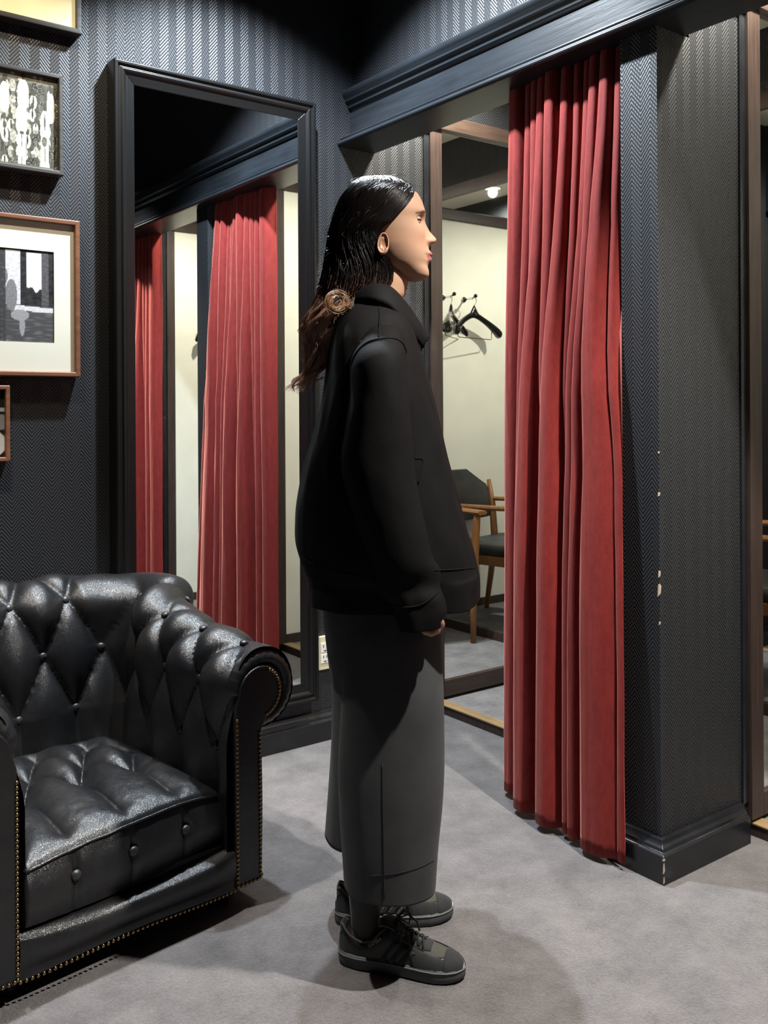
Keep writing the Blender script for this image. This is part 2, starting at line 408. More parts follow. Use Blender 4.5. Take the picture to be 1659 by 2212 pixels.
# ------------------------------------------------------------------ big wall mirror
def moulding_frame(root, x0, x1, z0, z1, prof, m, names=('frame_side', 'frame_side', 'frame_rail', 'frame_rail')):
    """mitred frame on the back wall; prof = (inset from the outer edge, depth off the wall)"""
    cs = [(x0, z0, 1, 1), (x1, z0, -1, 1), (x1, z1, -1, -1), (x0, z1, 1, -1)]
    n = len(prof)
    for k, nm in ((3, names[0]), (1, names[1]), (0, names[2]), (2, names[3])):
        V = []
        for c in (cs[k], cs[(k+1) % 4]):
            for (i, d) in prof: V.append((c[0]+c[2]*i, -d, c[1]+c[3]*i))
        F = [(i, (i+1) % n, n+(i+1) % n, n+i) for i in range(n)]+[tuple(range(n)), tuple(range(2*n-1, n-1, -1))]
        o = mesh(nm, V, F, m, root, False); bm = bmesh.new(); bm.from_mesh(o.data); bmesh.ops.recalc_face_normals(bm, faces=bm.faces); bm.to_mesh(o.data); bm.free(); bevel(o, .001, 2)
mx0, mx1, mz0, mz1 = 1.053, 1.780, .158, 2.250
g = empty('wall_mirror', ((mx0+mx1)/2, WY, mz0)); tag(g, 'tall mirror in black moulded frame on herringbone wall behind the armchair', 'mirror')
hw = (mx1-mx0)/2; hh = mz1-mz0
mp = [(0, .001), (0, .058), (.004, .062), (.012, .062), (.015, .057), (.020, .056), (.026, .061), (.032, .060), (.037, .056), (.040, .053), (.046, .053), (.049, .051), (.055, .051), (.058, .049), (.064, .049), (.068, .047), (.068, .001)]
moulding_frame(g, -hw, hw, 0, hh, mp, M['frameblack'])
box('glass', -hw+.06, hw-.06, -.046, -.040, .06, hh-.06, M['mirror'], g)
for (x, z) in ((hw-.001, .05), (hw-.001, .075)):
    V, F = uvsphere_geo((x, -.050, z), .004, 6, 4, sq=(.4, 1, 1.2)); mesh('paint_chip', V, F, M['chip'], g)

# ------------------------------------------------------------------ framed pictures on the wall
def picture(label, x0, x1, z0, z1, fw_, depth, fm, matw, paint, pw, ph, nm):
    """frame, optional mat board, printed sheet (flat print as colours of a fine grid), glass-free front"""
    g = empty('framed_picture', ((x0+x1)/2, WY, z0)); tag(g, label, 'picture', None)
    hw, hh = (x1-x0)/2, z1-z0
    moulding_frame(g, -hw, hw, 0, hh, [(0, .002), (0, depth), (fw_*.15, depth+.002), (fw_*.85, depth+.002), (fw_, depth-.001), (fw_, .002)], fm, ('frame_side', 'frame_side', 'frame_rail', 'frame_rail'))
    ax, az0, az1 = hw-fw_, fw_, hh-fw_
    dp = depth-.012
    if matw:
        l, r, b, t = matw
        A = [(-ax, az0), (ax, az0), (ax, az1), (-ax, az1)]; B = [(-ax+l, az0+b), (ax-r, az0+b), (ax-r, az1-t), (-ax+l, az1-t)]
        V = [(p[0], -dp, p[1]) for p in A]+[(p[0], -dp, p[1]) for p in B]+[(p[0]*.998, -dp+.003, p[1]) for p in B]
        F = [(0, 1, 5, 4), (1, 2, 6, 5), (2, 3, 7, 6), (3, 0, 4, 7), (4, 5, 9, 8), (5, 6, 10, 9), (6, 7, 11, 10), (7, 4, 8, 11)]
        mesh('mat_board', V, F, M['matboard'], g, False)
        sx0, sx1, sz0, sz1 = -ax+l, ax-r, az0+b, az1-t; dp -= .003
    else: sx0, sx1, sz0, sz1 = -ax, ax, az0, az1
    rows = [[(lerp(sx0, sx1, j/pw), -dp, lerp(sz0, sz1, i/ph)) for j in range(pw+1)] for i in range(ph+1)]
    V, F = grid(rows); o = mesh('print', V, F, M['print'], g, False)
    set_cols(o, [paint(j/pw, i/ph) for i in range(ph+1) for j in range(pw+1)])
    return g
M['matboard'] = plain('mat_board', (.72, .70, .58), .7)
M['print'] = vcol('photo_print', .35, .3)
M['ovalwood'] = wood('reddish_frame_wood', (.17, .070, .034), .4, 'x', .3)
M['greywood'] = wood('grey_black_frame_wood', (.035, .033, .030), .45, 'x', .4)
def ell(x, y, cx, cy, rx, ry): return ((x-cx)/rx)**2+((y-cy)/ry)**2 < 1
_r = random.Random(3)
crowd = []
for row in range(7):
    for k in range(11, 22):
        crowd.append((_r.uniform(-.012, .012)+k*.047, .93-row*.135+_r.uniform(-.03, .03), _r.uniform(.75, 1.1), _r.random()))
def paint_group(x, y):
    """a crowd of small figures; some taller figures in pale clothes stand in front"""
    c = .10+.06*nz(x*60, y*40, 1)+(.10 if y > .90 else 0)
    if x < .5: return (c+.3*max(0, nz(x*30, y*12, 6)),)*3
    for (cx, cy, r, t) in crowd:
        if ell(x, y, cx, cy-.10, .022*r, .075*r): c = (.70, .14, .45, .08)[int(t*4)]+.35*nz(x*120, y*90, cx*9)
        if ell(x, y, cx, cy-.09, .005, .055) and t < .4: c = .04
        if ell(x, y, cx, cy, .011*r, .036*r): c = .07+.2*t
        if ell(x, y, cx, cy+.026, .014*r, .016) and t > .55: c = .75
    for (cx, top, bw) in ((.765, .69, .036), (.915, .66, .030), (.775, .96, .036), (.955, .86, .026), (.655, .90, .03), (.60, .62, .032)):
        if ell(x, y, cx, top-.15, bw, .13) or ell(x, y, cx, top-.25, bw*1.05, .10): c = .86+.1*nz(x*40, y*30, 2)
        if top < .72:
            if abs(abs(x-cx)-.014) < .012 and .02 < y < top-.30: c = .88
            if ell(x, y, cx, top-.33, .014, .02): c = .10
            if cx > .9 and ell(x, y, cx, top-.15, .005, .09): c = .08
        if ell(x, y, cx, top+.015, .012, .042): c = .08
    if ell(x, y, .912, .30, .018, .055): c = .16+.1*nz(x*50, y*50, 3)
    if y < .025: c = .16
    c = max(.02, min(.62, c*.75)); return (c, c*.97, c*.78)
def paint_door(x, y):
    """doorway with two bright openings and a seated figure in front"""
    u = (x-.68)/.32; v = 1-y
    c = .03+.025*nz(x*30, y*30, 2)
    if v > .60: c = .07+.14*max(0, nz(x*16, y*60, 3))
    if .10 < u < .375 and .01 < v < .60: c = .62+.22*nz(x*60, y*60, 5)
    if .48 < u < .765 and .03 < v < .44+.02*math.sin(u*40)-.05*math.exp(-((u-.5)/.08)**2): c = .78-.15*max(0, nz(x*20, y*20, 5))
    if .25 < u < .98 and .595+.03*u < v < .655+.02*u: c = .62+.35*nz(x*90, y*120, 7)
    if .77 < u < .9 and v < .6: c = .09+.05*nz(x*80, y*50, 9)
    if ell(u, v, .20, .50, .11, .17) or ell(u, v, .07, .30, .07, .09): c = .20+.10*nz(x*140, y*100, 1)
    if ell(u, v, .36, .71, .17, .06) or ell(u, v, .40, .82, .05, .12): c = .30+.08*nz(x*120, y*80, 4)
    if u < .10: c = .05+.07*max(0, nz(x*50, y*40, 8))
    if u < -.1: c = .08+.2*max(0, nz(x*14, y*10, 8))
    c = max(.012, min(.9, c)); return (c, c, c*1.02)
def paint_yellow(x, y): 
    c = .80+.06*nz(x*6, y*6, 4); return (c, c*.96, c*.62)
def paint_small(x, y):
    c = .02
    if .68 < y < .73: c = .5
    if ell(x, y, .97, .52, .05, .12): c = .3
    if ell(x, y, .95, .20, .06, .16): c = .8
    return (c, c, c)
picture('cream coloured print in thin grey-black frame, topmost on the wall', .42, .962, 2.303, 2.68, .016, .040, M['greywood'], None, paint_yellow, 40, 30, 1)
picture('black and white crowd photograph in thin grey-black frame', .44, .906, 1.872, 2.170, .014, .040, M['greywood'], None, paint_group, 360, 150, 2)
picture('black and white doorway photograph with wide cream mat in reddish wood frame', .33, .953, 1.277, 1.744, .015, .038, M['ovalwood'], (.06, .058, .085, .083), paint_door, 300, 120, 3)
picture('small dark photograph in honey brown frame, lowest on the wall', .46, .750, 1.032, 1.250, .013, .036, M['ovalwood'], None, paint_small, 90, 70, 4)

# ------------------------------------------------------------------ wall outlet
g = empty('wall_outlet', (1.838, WY, .307)); tag(g, 'cream double power outlet low on the wall beside the tall mirror', 'outlet')
o = box('plate', -.035, .035, -.012, -.001, -.061, .061, M['plate'], g, .004)
for s in (-1, 1):
    q = box('socket', -.021, .014, -.0145, -.0115, s*.019-.017, s*.019+.017, M['socket'], g, .001)
    for dx in (-.010, .003): box('slot', dx-.0015, dx+.0015, -.0152, -.0144, s*.019+.002, s*.019+.010, M['slot'], q)
    box('slot', -.010, .004, -.0152, -.0144, s*.019-.010, s*.019-.0085, M['slot'], q)
    V, F = uvsphere_geo((-.003, -.0147, s*.019-.012), .0022, 8, 4, sq=(1, .3, 1)); mesh('slot', V, F, M['slot'], q)

# ------------------------------------------------------------------ curtains
FOLDS = [  # t at the top, t at the bottom, amp top, amp bottom, width top, width bottom   (t: 0 at the partition, 1 at the free edge)
    (.03, .02, .045, .045, .024, .026), (.11, .16, .060, .105, .030, .090), (.205, .31, .055, .065, .028, .034), (.285, .38, .040, .050, .022, .030),
    (.355, .44, .045, .030, .022, .022), (.44, .51, .055, .085, .028, .055), (.545, .60, .070, .040, .034, .034), (.645, .71, .055, .090, .026, .062), (.715, .79, .050, .030, .022, .026),
    (.785, .85, .042, .050, .026, .036), (.91, .935, .050, .052, .060, .060)]
def curtain(dx, dy, label):
    root = empty('curtain', (2.0+dx, 1.83+dy, 0)); tag(root, label, 'curtain')
    NT_, NZ_ = 300, 60; zt, zb = 2.20, .018
    rows = []
    for i in range(NZ_+1):
        k = i/NZ_; z = lerp(zt, zb, k); kk = k**.8
        a = Vector((interp([0, .25, .45, .7, 1], [2.035, 2.00, 1.948, 1.930, 1.914], k), interp([0, .40, .55, .8, 1], [1.600, 1.596, 1.570, 1.552, 1.545], k))); b = Vector((2.048, lerp(2.062, 2.078, kk)))
        row = []
        for j in range(NT_+1):
            t = j/NT_; p = a.lerp(b, t); nrm = Vector((-(b-a).y, (b-a).x)).normalized(); tg = (b-a).normalized()
            d = 0; sh = 0
            for (tt, tb, at, ab, wt, wb) in FOLDS:
                tc = lerp(tt, tb, sstep(.05, .8, k)); am = lerp(at, ab, sstep(0, .7, k)); w = lerp(wt, wb, sstep(0, .7, k))
                am *= lerp(1, interp([0, .12, .4], [.25, .42, 1], t), sstep(.2, .55, k)); x = (t-tc)/w; e = math.exp(-abs(x)**3.0)*am; d = max(d, e)+.25*min(d, e); sh += .012*am/.05*math.sin(max(-PI, min(PI, x*1.5)))*math.exp(-x*x*.5)
            am2 = sstep(0, .15, k)
            d += .004*nz(t*7, z*1.5, 3)*am2+.0015*nz(t*60, z*5, 6)*am2
            head = math.exp(-(k/.02)**2)
            q = p+nrm*(d*(1-.35*head))+tg*(sh+.003*nz(t*5, z*2, 9))
            row.append((q.x-2.0, q.y-1.83, z+.004*nz(t*9, 1, 4)*k))
        rows.append(row)
    V, F = grid(rows); o = mesh('drape', V, F, M['velvet'], root)
    sd = o.modifiers.new('thick', 'SOLIDIFY'); sd.thickness = .003; sd.offset = 0
    V, F = tube_geo([(.015, -.235, 2.235), (.015, .95, 2.235)], .011, 12); mesh('rail', V, F, M['black'], root)
    for j in range(11):
        y = -.19+j*.042
        pts = [(.015, y, 2.235+.016)]+[(.015+.016*math.sin(a), y, 2.235+.016*math.cos(a)) for a in [PI*m/6 for m in range(1, 7)]]+[(.015, y, 2.19)]
        tube('hook', pts, .0028, M['socket'], root, 6)
    return root
curtain(0, 0, 'red velvet curtain bunched against the partition beside the person')
curtain(.03, P2B-P1B, 'red velvet curtain of the farther booth, seen at the left in the tall mirror')

# ------------------------------------------------------------------ leather armchair (deep-buttoned)
AC = empty('leather_armchair', (.779, 1.958, 0), math.radians(7.0))
tag(AC, 'black leather deep-buttoned armchair with rolled arms and brass nails', 'armchair')
HWI, DPI, RC = .250, .575, .05      # inner half width, depth to the back face, corner radius
RS, ZA, ZB = .094, .500, .606       # scroll radius, scroll centre height of arms / back
def u_path():
    pts = []
    L1 = DPI-RC; n1 = 70
    for i in range(n1): pts.append((Vector((HWI, L1*i/n1)), Vector((1, 0))))
    for i in range(16):
        a = PI/2*i/16; pts.append((Vector((HWI-RC+RC*math.cos(a), DPI-RC+RC*math.sin(a))), Vector((math.cos(a), math.sin(a)))))
    n2 = 68
    for i in range(n2+1): pts.append((Vector((lerp(HWI-RC, -HWI+RC, i/n2), DPI)), Vector((0, 1))))
    for i in range(1, 17):
        a = PI/2+PI/2*i/16; pts.append((Vector((-HWI+RC+RC*math.cos(a), DPI-RC+RC*math.sin(a))), Vector((math.cos(a), math.sin(a)))))
    for i in range(1, n1+1): pts.append((Vector((-HWI, L1*(1-i/n1))), Vector((-1, 0))))
    return pts
UP_ = u_path()
us = [0.0]
for i in range(1, len(UP_)): us.append(us[-1]+(UP_[i][0]-UP_[i-1][0]).length+ (.0042 if (16 > 0 and abs(UP_[i][1].x) < .999 and abs(UP_[i][1].y) < .999) else 0))
UL = us[-1]; NB = round(UL/.163); DU = UL/NB
ARC_END = math.radians(290)
def section(v, zc):
    """v = length up from z=.14; returns outward offset, height, normal (offset, z)"""
    l1 = zc-.14
    if v <= l1: return 0.0, .14+v, (-1.0, 0.0)
    a = (v-l1)/RS; a = min(a, ARC_END)
    return RS-RS*math.cos(a), zc+RS*math.sin(a), (-math.cos(a), math.sin(a))
V1, DV = .36-.14, .150
def zc_at(i):
    y = UP_[i][0].y; w = .55*max(0, min(1, (y-.02)/.5))+.45*sstep(.35, .575, y); return lerp(ZA, ZB, w)
def lean_at(i):
    return sstep(.42, .575, UP_[i][0].y)
def tuft(u, v, vmax):
    k = (v-V1)/DV; x = u/DU-.5
    if k < 0: p = abs(math.sin(PI*x))**.7*min(1, .55+.45*abs(math.sin(PI*x)))
    else: p = (abs(math.sin(PI*(x+k/2)))*abs(math.sin(PI*(x-k/2))))**.5
    if -.35 < k < 0:
        q = abs(math.sin(PI*x))**.84; t = -k/.35; p = lerp(q, p, t)
    fade = sstep(vmax, vmax-.06, v)
    edge = min(sstep(0, .05, u), sstep(UL, UL-.05, u))
    return p*fade*lerp(.75, 1, edge)+(1-fade)*.35
def shell_point(i, v, extra=0, puff=True):
    (p, n), zc = UP_[i], zc_at(i)
    o, z, (no, nzv) = section(v, zc)
    ln = lean_at(i)*max(0, z-.25)*.16
    vt = (zc-.14)+RS*math.radians(190)
    vm_ = (zc-.14)+RS*math.radians(55); roll = sstep(vm_, vm_+.09, v)
    cor = abs(n.x*n.y)*2
    d = lerp(.044, .020, roll)*(1-.45*cor)*tuft(us[i], v, vt)-lerp(.022, .008, roll) if puff else 0
    d += .0016*nz(us[i]*14, v*14, 2)
    d += extra
    q = p+n*(o+ln+no*d)
    return Vector((q.x, q.y, z+nzv*d))
NV = 120
rows = []
for i in range(len(UP_)):
    vm = (zc_at(i)-.14)+RS*ARC_END
    rows.append([shell_point(i, vm*j/NV) for j in range(NV+1)])
V, F = grid(rows, False, True); mesh('tufted_shell', V, F, M['leather'], AC)
# outer panels below the roll
rows = []
for i in range(len(UP_)):
    p, n = UP_[i]; zc = zc_at(i); ln = lean_at(i)
    row = []
    for j in range(12):
        t = j/11; z = lerp(zc-.075, .045, t); o = .088+.004*math.sin(t*PI)+ln*max(0, z-.25)*.16*.6
        q = p+n*o; row.append((q.x, q.y, z))
    rows.append(row)
V, F = grid(rows, False, True); mesh('outer_panel', V, F, M['leather'], AC)
# buttons
VB, FB = uvsphere_geo((0, 0, 0), .0115, 14, 7, sq=(1, 1, .62)); bt = bpy.data.meshes.new('button'); bt.from_pydata(VB, [], FB); bt.polygons.foreach_set('use_smooth', [True]*len(bt.polygons)); bt.materials.append(M['button'])
def put_button(pos, nrm, par=AC):
    b = bpy.data.objects.new('button', bt); link(b, par); b.location = pos; b.rotation_euler = Vector(nrm).to_track_quat('Z', 'Y').to_euler()
for r in range(4):
    for j in range(NB+1):
        x = j+.5 if r % 2 == 0 else j
        u = (x+.5-.5)*DU + (.0 if False else 0)
        u = (x)*DU
        # tuft() uses x = u/DU-.5: buttons of even rows at integer x -> u=(j+.5)DU
        if u < .03 or u > UL-.03: continue
        i = min(range(len(us)), key=lambda q: abs(us[q]-u)); v = V1+r*DV
        if v > (zc_at(i)-.14)+RS*math.radians(175): continue
        c = shell_point(i, v, .004); a = shell_point(i, v, .012); put_button(c, a-c)
# front panels with scroll head
def panel_outline(s):
    pts = [(HWI+.007, .047), (HWI+.081, .047), (HWI+.081, .40)]
    cx, cz, r = HWI+RS-.012, ZA-.004, RS-.030
    for k in range(0, 25):
        a = math.radians(-75+(255)*k/24); pts.append((cx+r*math.cos(a), cz+r*math.sin(a)))
    pts += [(HWI+.009, .47), (HWI+.007, .4)]
    return [(s*x, z) for x, z in pts]
for s in (1, -1):
    po = panel_outline(s); n = len(po)
    V = [(x, -.012, z) for x, z in po]+[(x, .03, z) for x, z in po]
    cxm, czm = sum(p[0] for p in po)/n, sum(p[1] for p in po)/n
    F = [tuple(range(n)) if s > 0 else tuple(range(n-1, -1, -1))]+[((i+1) % n, i, n+i, n+(i+1) % n) if s > 0 else (i, (i+1) % n, n+(i+1) % n, n+i) for i in range(n)]
    pn = mesh('arm_front_panel', V, F, M['leather'], AC, False); bevel(pn, .005, 3)
    # padded ring of leather gathered round the scroll
    cx, cz = s*(HWI+RS), ZA
    rows = []
    for k in range(60):
        a = math.radians(-105+285*k/59); ring = []
        for m_ in range(13):
            b = PI*m_/12-.2; rr = RS-.010+.024*math.sin(b)+.003*math.sin(k*1.9)*math.sin(b); yy = -.006-.016*math.cos(b)*1.0+.004*nz(k*.35, m_*.3, s)
            ring.append((cx+s*rr*math.cos(a), .012+yy*1.2 if False else .010-.020*math.sin(b*1.0+.6), cz+(RS-.036+.048*m_/12)*math.sin(a)) if False else
                        (cx+s*((RS-.040)+.046*m_/12+.002*math.sin(k*2.1)*math.sin(b))*math.cos(a), .012-.020*math.sin(PI*min(1, m_/12*1.0)**.8), cz+((RS-.040)+.046*m_/12+.002*math.sin(k*2.1)*math.sin(b))*math.sin(a)))
        rows.append(ring)
    V, F = grid(rows, False, s < 0); mesh('scroll_pad', V, F, M['leather'], AC)
# seat cushion, turned a little in its place
HX = .243
def fy(x): return .014+.085*x
def cushion_pt(x, y):
    y0, y1 = fy(x), .570
    z = .276
    k = (y-.25)/.13; xx = x/.137
    if k < 0: p = lerp(1, abs(math.sin(PI*xx))**.6, .5) if abs(xx) < 1.5 else 1
    else: p = (abs(math.sin(PI*(xx+k/2)))*abs(math.sin(PI*(xx-k/2))))**.45
    if -.5 < k < 0: p = lerp((abs(math.sin(PI*xx)))**.9 if abs(xx) < 1.5 else 1, p, -k/.5)
    cen = (1-(x/HX)**4)*(1-abs((y-.28)/.31)**3)
    edge = max(0, min(1, (HX-abs(x))/.04, (y-y0)/.055, (y1-y)/.04))
    z += .044*max(0, cen)-.046*(1-p)*sstep(0, .10, min(HX-abs(x), y1-y, (y-y0)*1.6))
    z -= .018*(1-math.sqrt(max(0, 1-(1-edge)**2)))
    return z+.0018*nz(x*25, y*25, 5)+.0008*nz(x*70, y*70, 8)
nx, ny = 110, 120; rows = []
for i in range(ny+1):
    r = []
    for j in range(nx+1):
        x = lerp(-HX, HX, j/nx); y = lerp(fy(x), .570, i/ny); r.append((x, y, cushion_pt(x, y)))
    rows.append(r)
V, F = grid(rows)
top_edge = [rows[0][j] for j in range(nx+1)]
seat = mesh('seat_cushion', V, F, M['leather'], AC)
per = [(rows[i][nx], 1, 0) for i in range(ny, 0, -1)]+[(rows[0][j], 0, -1) for j in range(nx, -1, -1)]+[(rows[i][0], -1, 0) for i in range(1, ny+1)]
side = []
for q in range(13):
    t = q/12; r = []
    for ((x, y, z), ax_, ay_) in per:
        bul = .016*math.sin(PI*t)+.001*nz(x*30, t*4, 3)
        if ay_:
            dd = min(abs(x-c) for c in (-.137, 0, .137)); bul -= .008*math.exp(-(dd/.008)**2)*math.exp(-((t-.45)/.45)**2)+.007*math.exp(-(dd/.02)**2-((t-.42)/.12)**2)
        zb = .148-.010*(1-(x/HX)**2)
        r.append((x+ax_*bul*.3, y+ay_*bul*1.2, lerp(z, zb, t)))
    side.append(r)
V, F = grid(side, False, False); mesh('boxing', V, F, M['leather'], seat)
tube('piping', [Vector(p)+Vector((0, -.003, .001)) for p in top_edge[::3]], .0032, M['leather'], seat, 6)
for x in (-.137, 0, .137):
    put_button((x, fy(x)-.0115, .218), (0, -1, 0), seat)
# front rail of the base
rows = []
for i in range(41):
    x = lerp(-.256, .256, i/40); row = []
    for j in range(15):
        t = j/14; z = lerp(.150-.014*(1-(x/.27)**2), .050+.004*math.cos(x*12), t)
        row.append((x, -.006-.020*math.sin(PI*min(1, t*1.15+.05))*(1-(x/.28)**6)+.05*(1-sstep(0, .12, t)), z))
    rows.append(row)
V, F = grid(rows, False, True); mesh('front_rail', V, F, M['leather'], AC)
V = [(-.31, .0, .052), (.31, .0, .052), (.31, .64, .052), (-.31, .64, .052)]; mesh('base_cloth', V, [(3, 2, 1, 0)], M['dark'], AC, False)
box('seat_deck', -.24, .24, .02, .57, .135, .150, M['dark'], AC)
# brass nails, too small to pick apart one by one
V, F = [], []
def nail(p, sq): uvsphere_geo(p, .0042, 7, 4, V, F, sq)
for s in (1, -1):
    z = .055
    while z < .445: nail((s*(HWI+.011), -.0135, z), (1, .55, 1)); z += .0105
    z = .055
    while z < .41: nail((s*(HWI+.077), -.0135, z), (1, .55, 1)); z += .0105
    for k in range(15):
        a = math.radians(-70+130*k/14); nail((s*(HWI+RS-.016+(RS-.036)*math.cos(a)), -.0135, ZA-.004+(RS-.036)*math.sin(a)), (1, .55, 1))
x = -.325
while x < .327: nail((x, -.0145 if abs(x) > .256 else -.012-.008*(1-(x/.275)**6), .053+(.004*math.cos(x*12) if abs(x) < .256 else 0)), (1, .55, 1)); x += .0115
y = .0
while y < .5:
    nail((HWI+.090, y, .053), (.55, 1, 1)); nail((-HWI-.090, y, .053), (.55, 1, 1)); y += .0115
tag(mesh('brass_nails', V, F, M['brass'], AC), kind='stuff')
for (x, y) in ((.255, .045), (-.255, .045), (.25, .57), (-.25, .57)):
    V, F = tube_geo([(x, y, .056), (x, y, .03), (x, y, 0)], [.024, .022, .015], 14); mesh('leg', V, F, M['foot'], AC)

# ------------------------------------------------------------------ teak chairs in the booths
def teak_chair(loc, rz, label):
    g = empty('teak_armchair', loc, rz); tag(g, label, 'chair', None)
    # local: faces -y, width along x
    for s in (-1, 1):
        V, F = tube_geo([(s*.25, -.21, 0), (s*.25, -.215, .25), (s*.255, -.22, .42), (s*.265, -.225, .60), (s*.27, -.225, .632)], [.014, .019, .021, .018, .016], 12); mesh('leg', V, F, M['teak'], g)
        V, F = tube_geo([(s*.21, .27, 0), (s*.21, .235, .22), (s*.215, .215, .42), (s*.225, .235, .60), (s*.232, .265, .74)], [.014, .018, .021, .018, .012], 12); mesh('leg', V, F, M['teak'], g)
        rows = []
        for i in range(17):
            t = i/16; y = lerp(-.27, .235, t); w = .020+.012*math.sin(PI*(1-t)*.9)+.004; x = s*(.272-.035*t*t-.0*t); z = .640+.012*math.sin(PI*t)*0-.010*t+(.012 if False else 0); h = .011
            rows.append([(x-w, y, z), (x-w*.7, y, z+h), (x+w*.7, y, z+h), (x+w, y, z), (x+w*.6, y, z-h), (x-w*.6, y, z-h)])
        V, F = grid(rows, True); F.append(tuple(range(5, -1, -1))); F.append(tuple(range(16*6, 17*6))); o = mesh('armrest', V, F, M['teak'], g); bevel(o, .003)
        box('side_rail', s*.235-.011, s*.235+.011, -.20, .21, .335, .385, M['teak'], g, .004)
    box('front_rail', -.24, .24, -.224, -.200, .335, .390, M['teak'], g, .004)
    box('rear_rail', -.20, .20, .205, .228, .335, .385, M['teak'], g, .004)
    rows = []
    for i in range(25):
        v = i/24; row = []
        for j in range(29):
            u = j/28; x = lerp(-.245, .245, u); y = lerp(-.245, .205, v); ex_ = min(1, (1-abs(2*u-1))*7); ey_ = min(1, (1-abs(2*v-1))*7)
            row.append((x, y, .388+.055*math.sqrt(ex_*(2-ex_))*math.sqrt(ey_*(2-ey_))-.014*math.sin(PI*u)*math.sin(PI*v)))
        rows.append(row)
    V, F = grid(rows); F.append(tuple([j for j in range(28, -1, -1)])) if False else None
    o = mesh('seat', V, F, M['leather2'], g); o.modifiers.new('s', 'SOLIDIFY').thickness = .012
    rows = []
    for i in range(25):
        v = i/24; row = []
        for j in range(33):
            u = j/32*2-1; top = .80-.10*max(0, abs(u)-.5)**1.0*2*.9; z = lerp(.52+.015*u*u, top, v); wx = .232*(1-.03*v)
            row.append((u*wx, .235+.045*(1-u*u)+.075*(z-.52)/.28-.012*math.sin(PI*v), z))
        rows.append(row)
    V, F = grid(rows); o = mesh('backrest', V, F, M['leather2'], g); sd = o.modifiers.new('s', 'SOLIDIFY'); sd.thickness = .026; sd.offset = 0; bevel(o, .008, 3)
    V, F = [], []
    for s in (-1, 1):
        for k in range(16):
            v = k/15; z = lerp(.54, .695, v); uvsphere_geo((s*.228, .222+.075*(z-.52)/.28, z), .005, 6, 4, V, F, (1, .6, 1))
    tag(mesh('brass_nails', V, F, M['brass'], o), kind='stuff')
    return g
teak_chair((2.89, 1.975, BF), math.radians(180+12), 'teak armchair with dark leather seat, in the booth nearest the framed pictures')
teak_chair((2.89, .675, BF), math.radians(180+12), 'teak armchair with dark leather seat, in the booth at the right photo edge')

# ------------------------------------------------------------------ coat hangers and their hooks
def hanger(loc, rz, label, bar=True):
    g = empty('coat_hanger', loc, rz); tag(g, label, 'hanger', 'black lacquered coat hangers')
    rows = []
    for i in range(41):
        u = i/40*2-1; a = abs(u); x = u*.205; zc = -.075-.095*a**1.25-.02*a**6; y = -.028*a*a; hz = .018+.010*a**3; hy = .010+.022*a**2.2
        if a > .93: q = math.sqrt(max(0, 1-((a-.93)/.07)**2)); hz *= max(.12, q); hy *= max(.12, q)
        if a < .16: hz += .020*(1-a/.16); zc += .016*(1-a/.16)
        rows.append([(x, y+hy*math.cos(t), zc+hz*math.sin(t)) for t in [2*PI*k/14 for k in range(14)]])
    V, F = grid(rows, True); F.append(tuple(range(13, -1, -1))); F.append(tuple(range(40*14, 41*14))); mesh('shoulders', V, F, M['hanger'], g)
    pts = [(0, 0, -.05), (0, 0, -.02)]+[(.020*math.sin(a)*1.0, 0, .006+.020-.020*math.cos(a)) for a in [PI*.0+1.4*PI*k/10 for k in range(1, 11)]]
    pts = [(0, 0, -.055), (0, 0, -.022), (.016, 0, -.012), (.021, 0, .004), (.015, 0, .019), (0, 0, .024), (-.014, 0, .017), (-.018, 0, .006)]
    tube('hook', pts, .0022, M['chrome'], g, 6)
    box('badge', -.008, .008, -.0125, -.0105, -.082, -.066, M['brown'], g)
    if bar:
        tube('trouser_bar', [(-.155, -.006, -.145), (-.155, -.006, -.205), (-.148, -.006, -.212), (.148, -.006, -.212), (.155, -.006, -.205), (.155, -.006, -.145)], .0028, M['brass'], g, 6)
    return g
def coat_hook(loc, label):
    g = empty('coat_hook', loc); tag(g, label, 'hook')
    V, F = tube_geo([(0, .0005, 0), (0, .006, 0)], .016, 16); mesh('rose', V, F, M['chrome'], g, False)
    tube('arm', [(0, .006, 0), (0, .05, 0), (0, .082, .003), (0, .10, .010)], .006, M['chrome'], g, 8)
    V, F = uvsphere_geo((0, .103, .012), .011, 12, 8); mesh('knob', V, F, M['foot'], g)
for (ya, xa, xb_, tagname) in ((P1B, 2.84, 3.00, 'in the booth nearest the framed pictures'), (P2B, 2.66, 2.98, 'in the booth at the right photo edge')):
    hy = ya+.0085
    coat_hook((xa, hy, 1.81), 'front chrome wall hook on cream panel '+tagname)
    coat_hook((xb_, hy, 1.81), 'rear chrome wall hook on cream panel '+tagname)
    hanger((xa, hy+.090, 1.793), math.radians(190), 'front black lacquered hanger '+tagname)
    hanger((xb_, hy+.075, 1.793), math.radians(215), 'rear black lacquered hanger '+tagname)

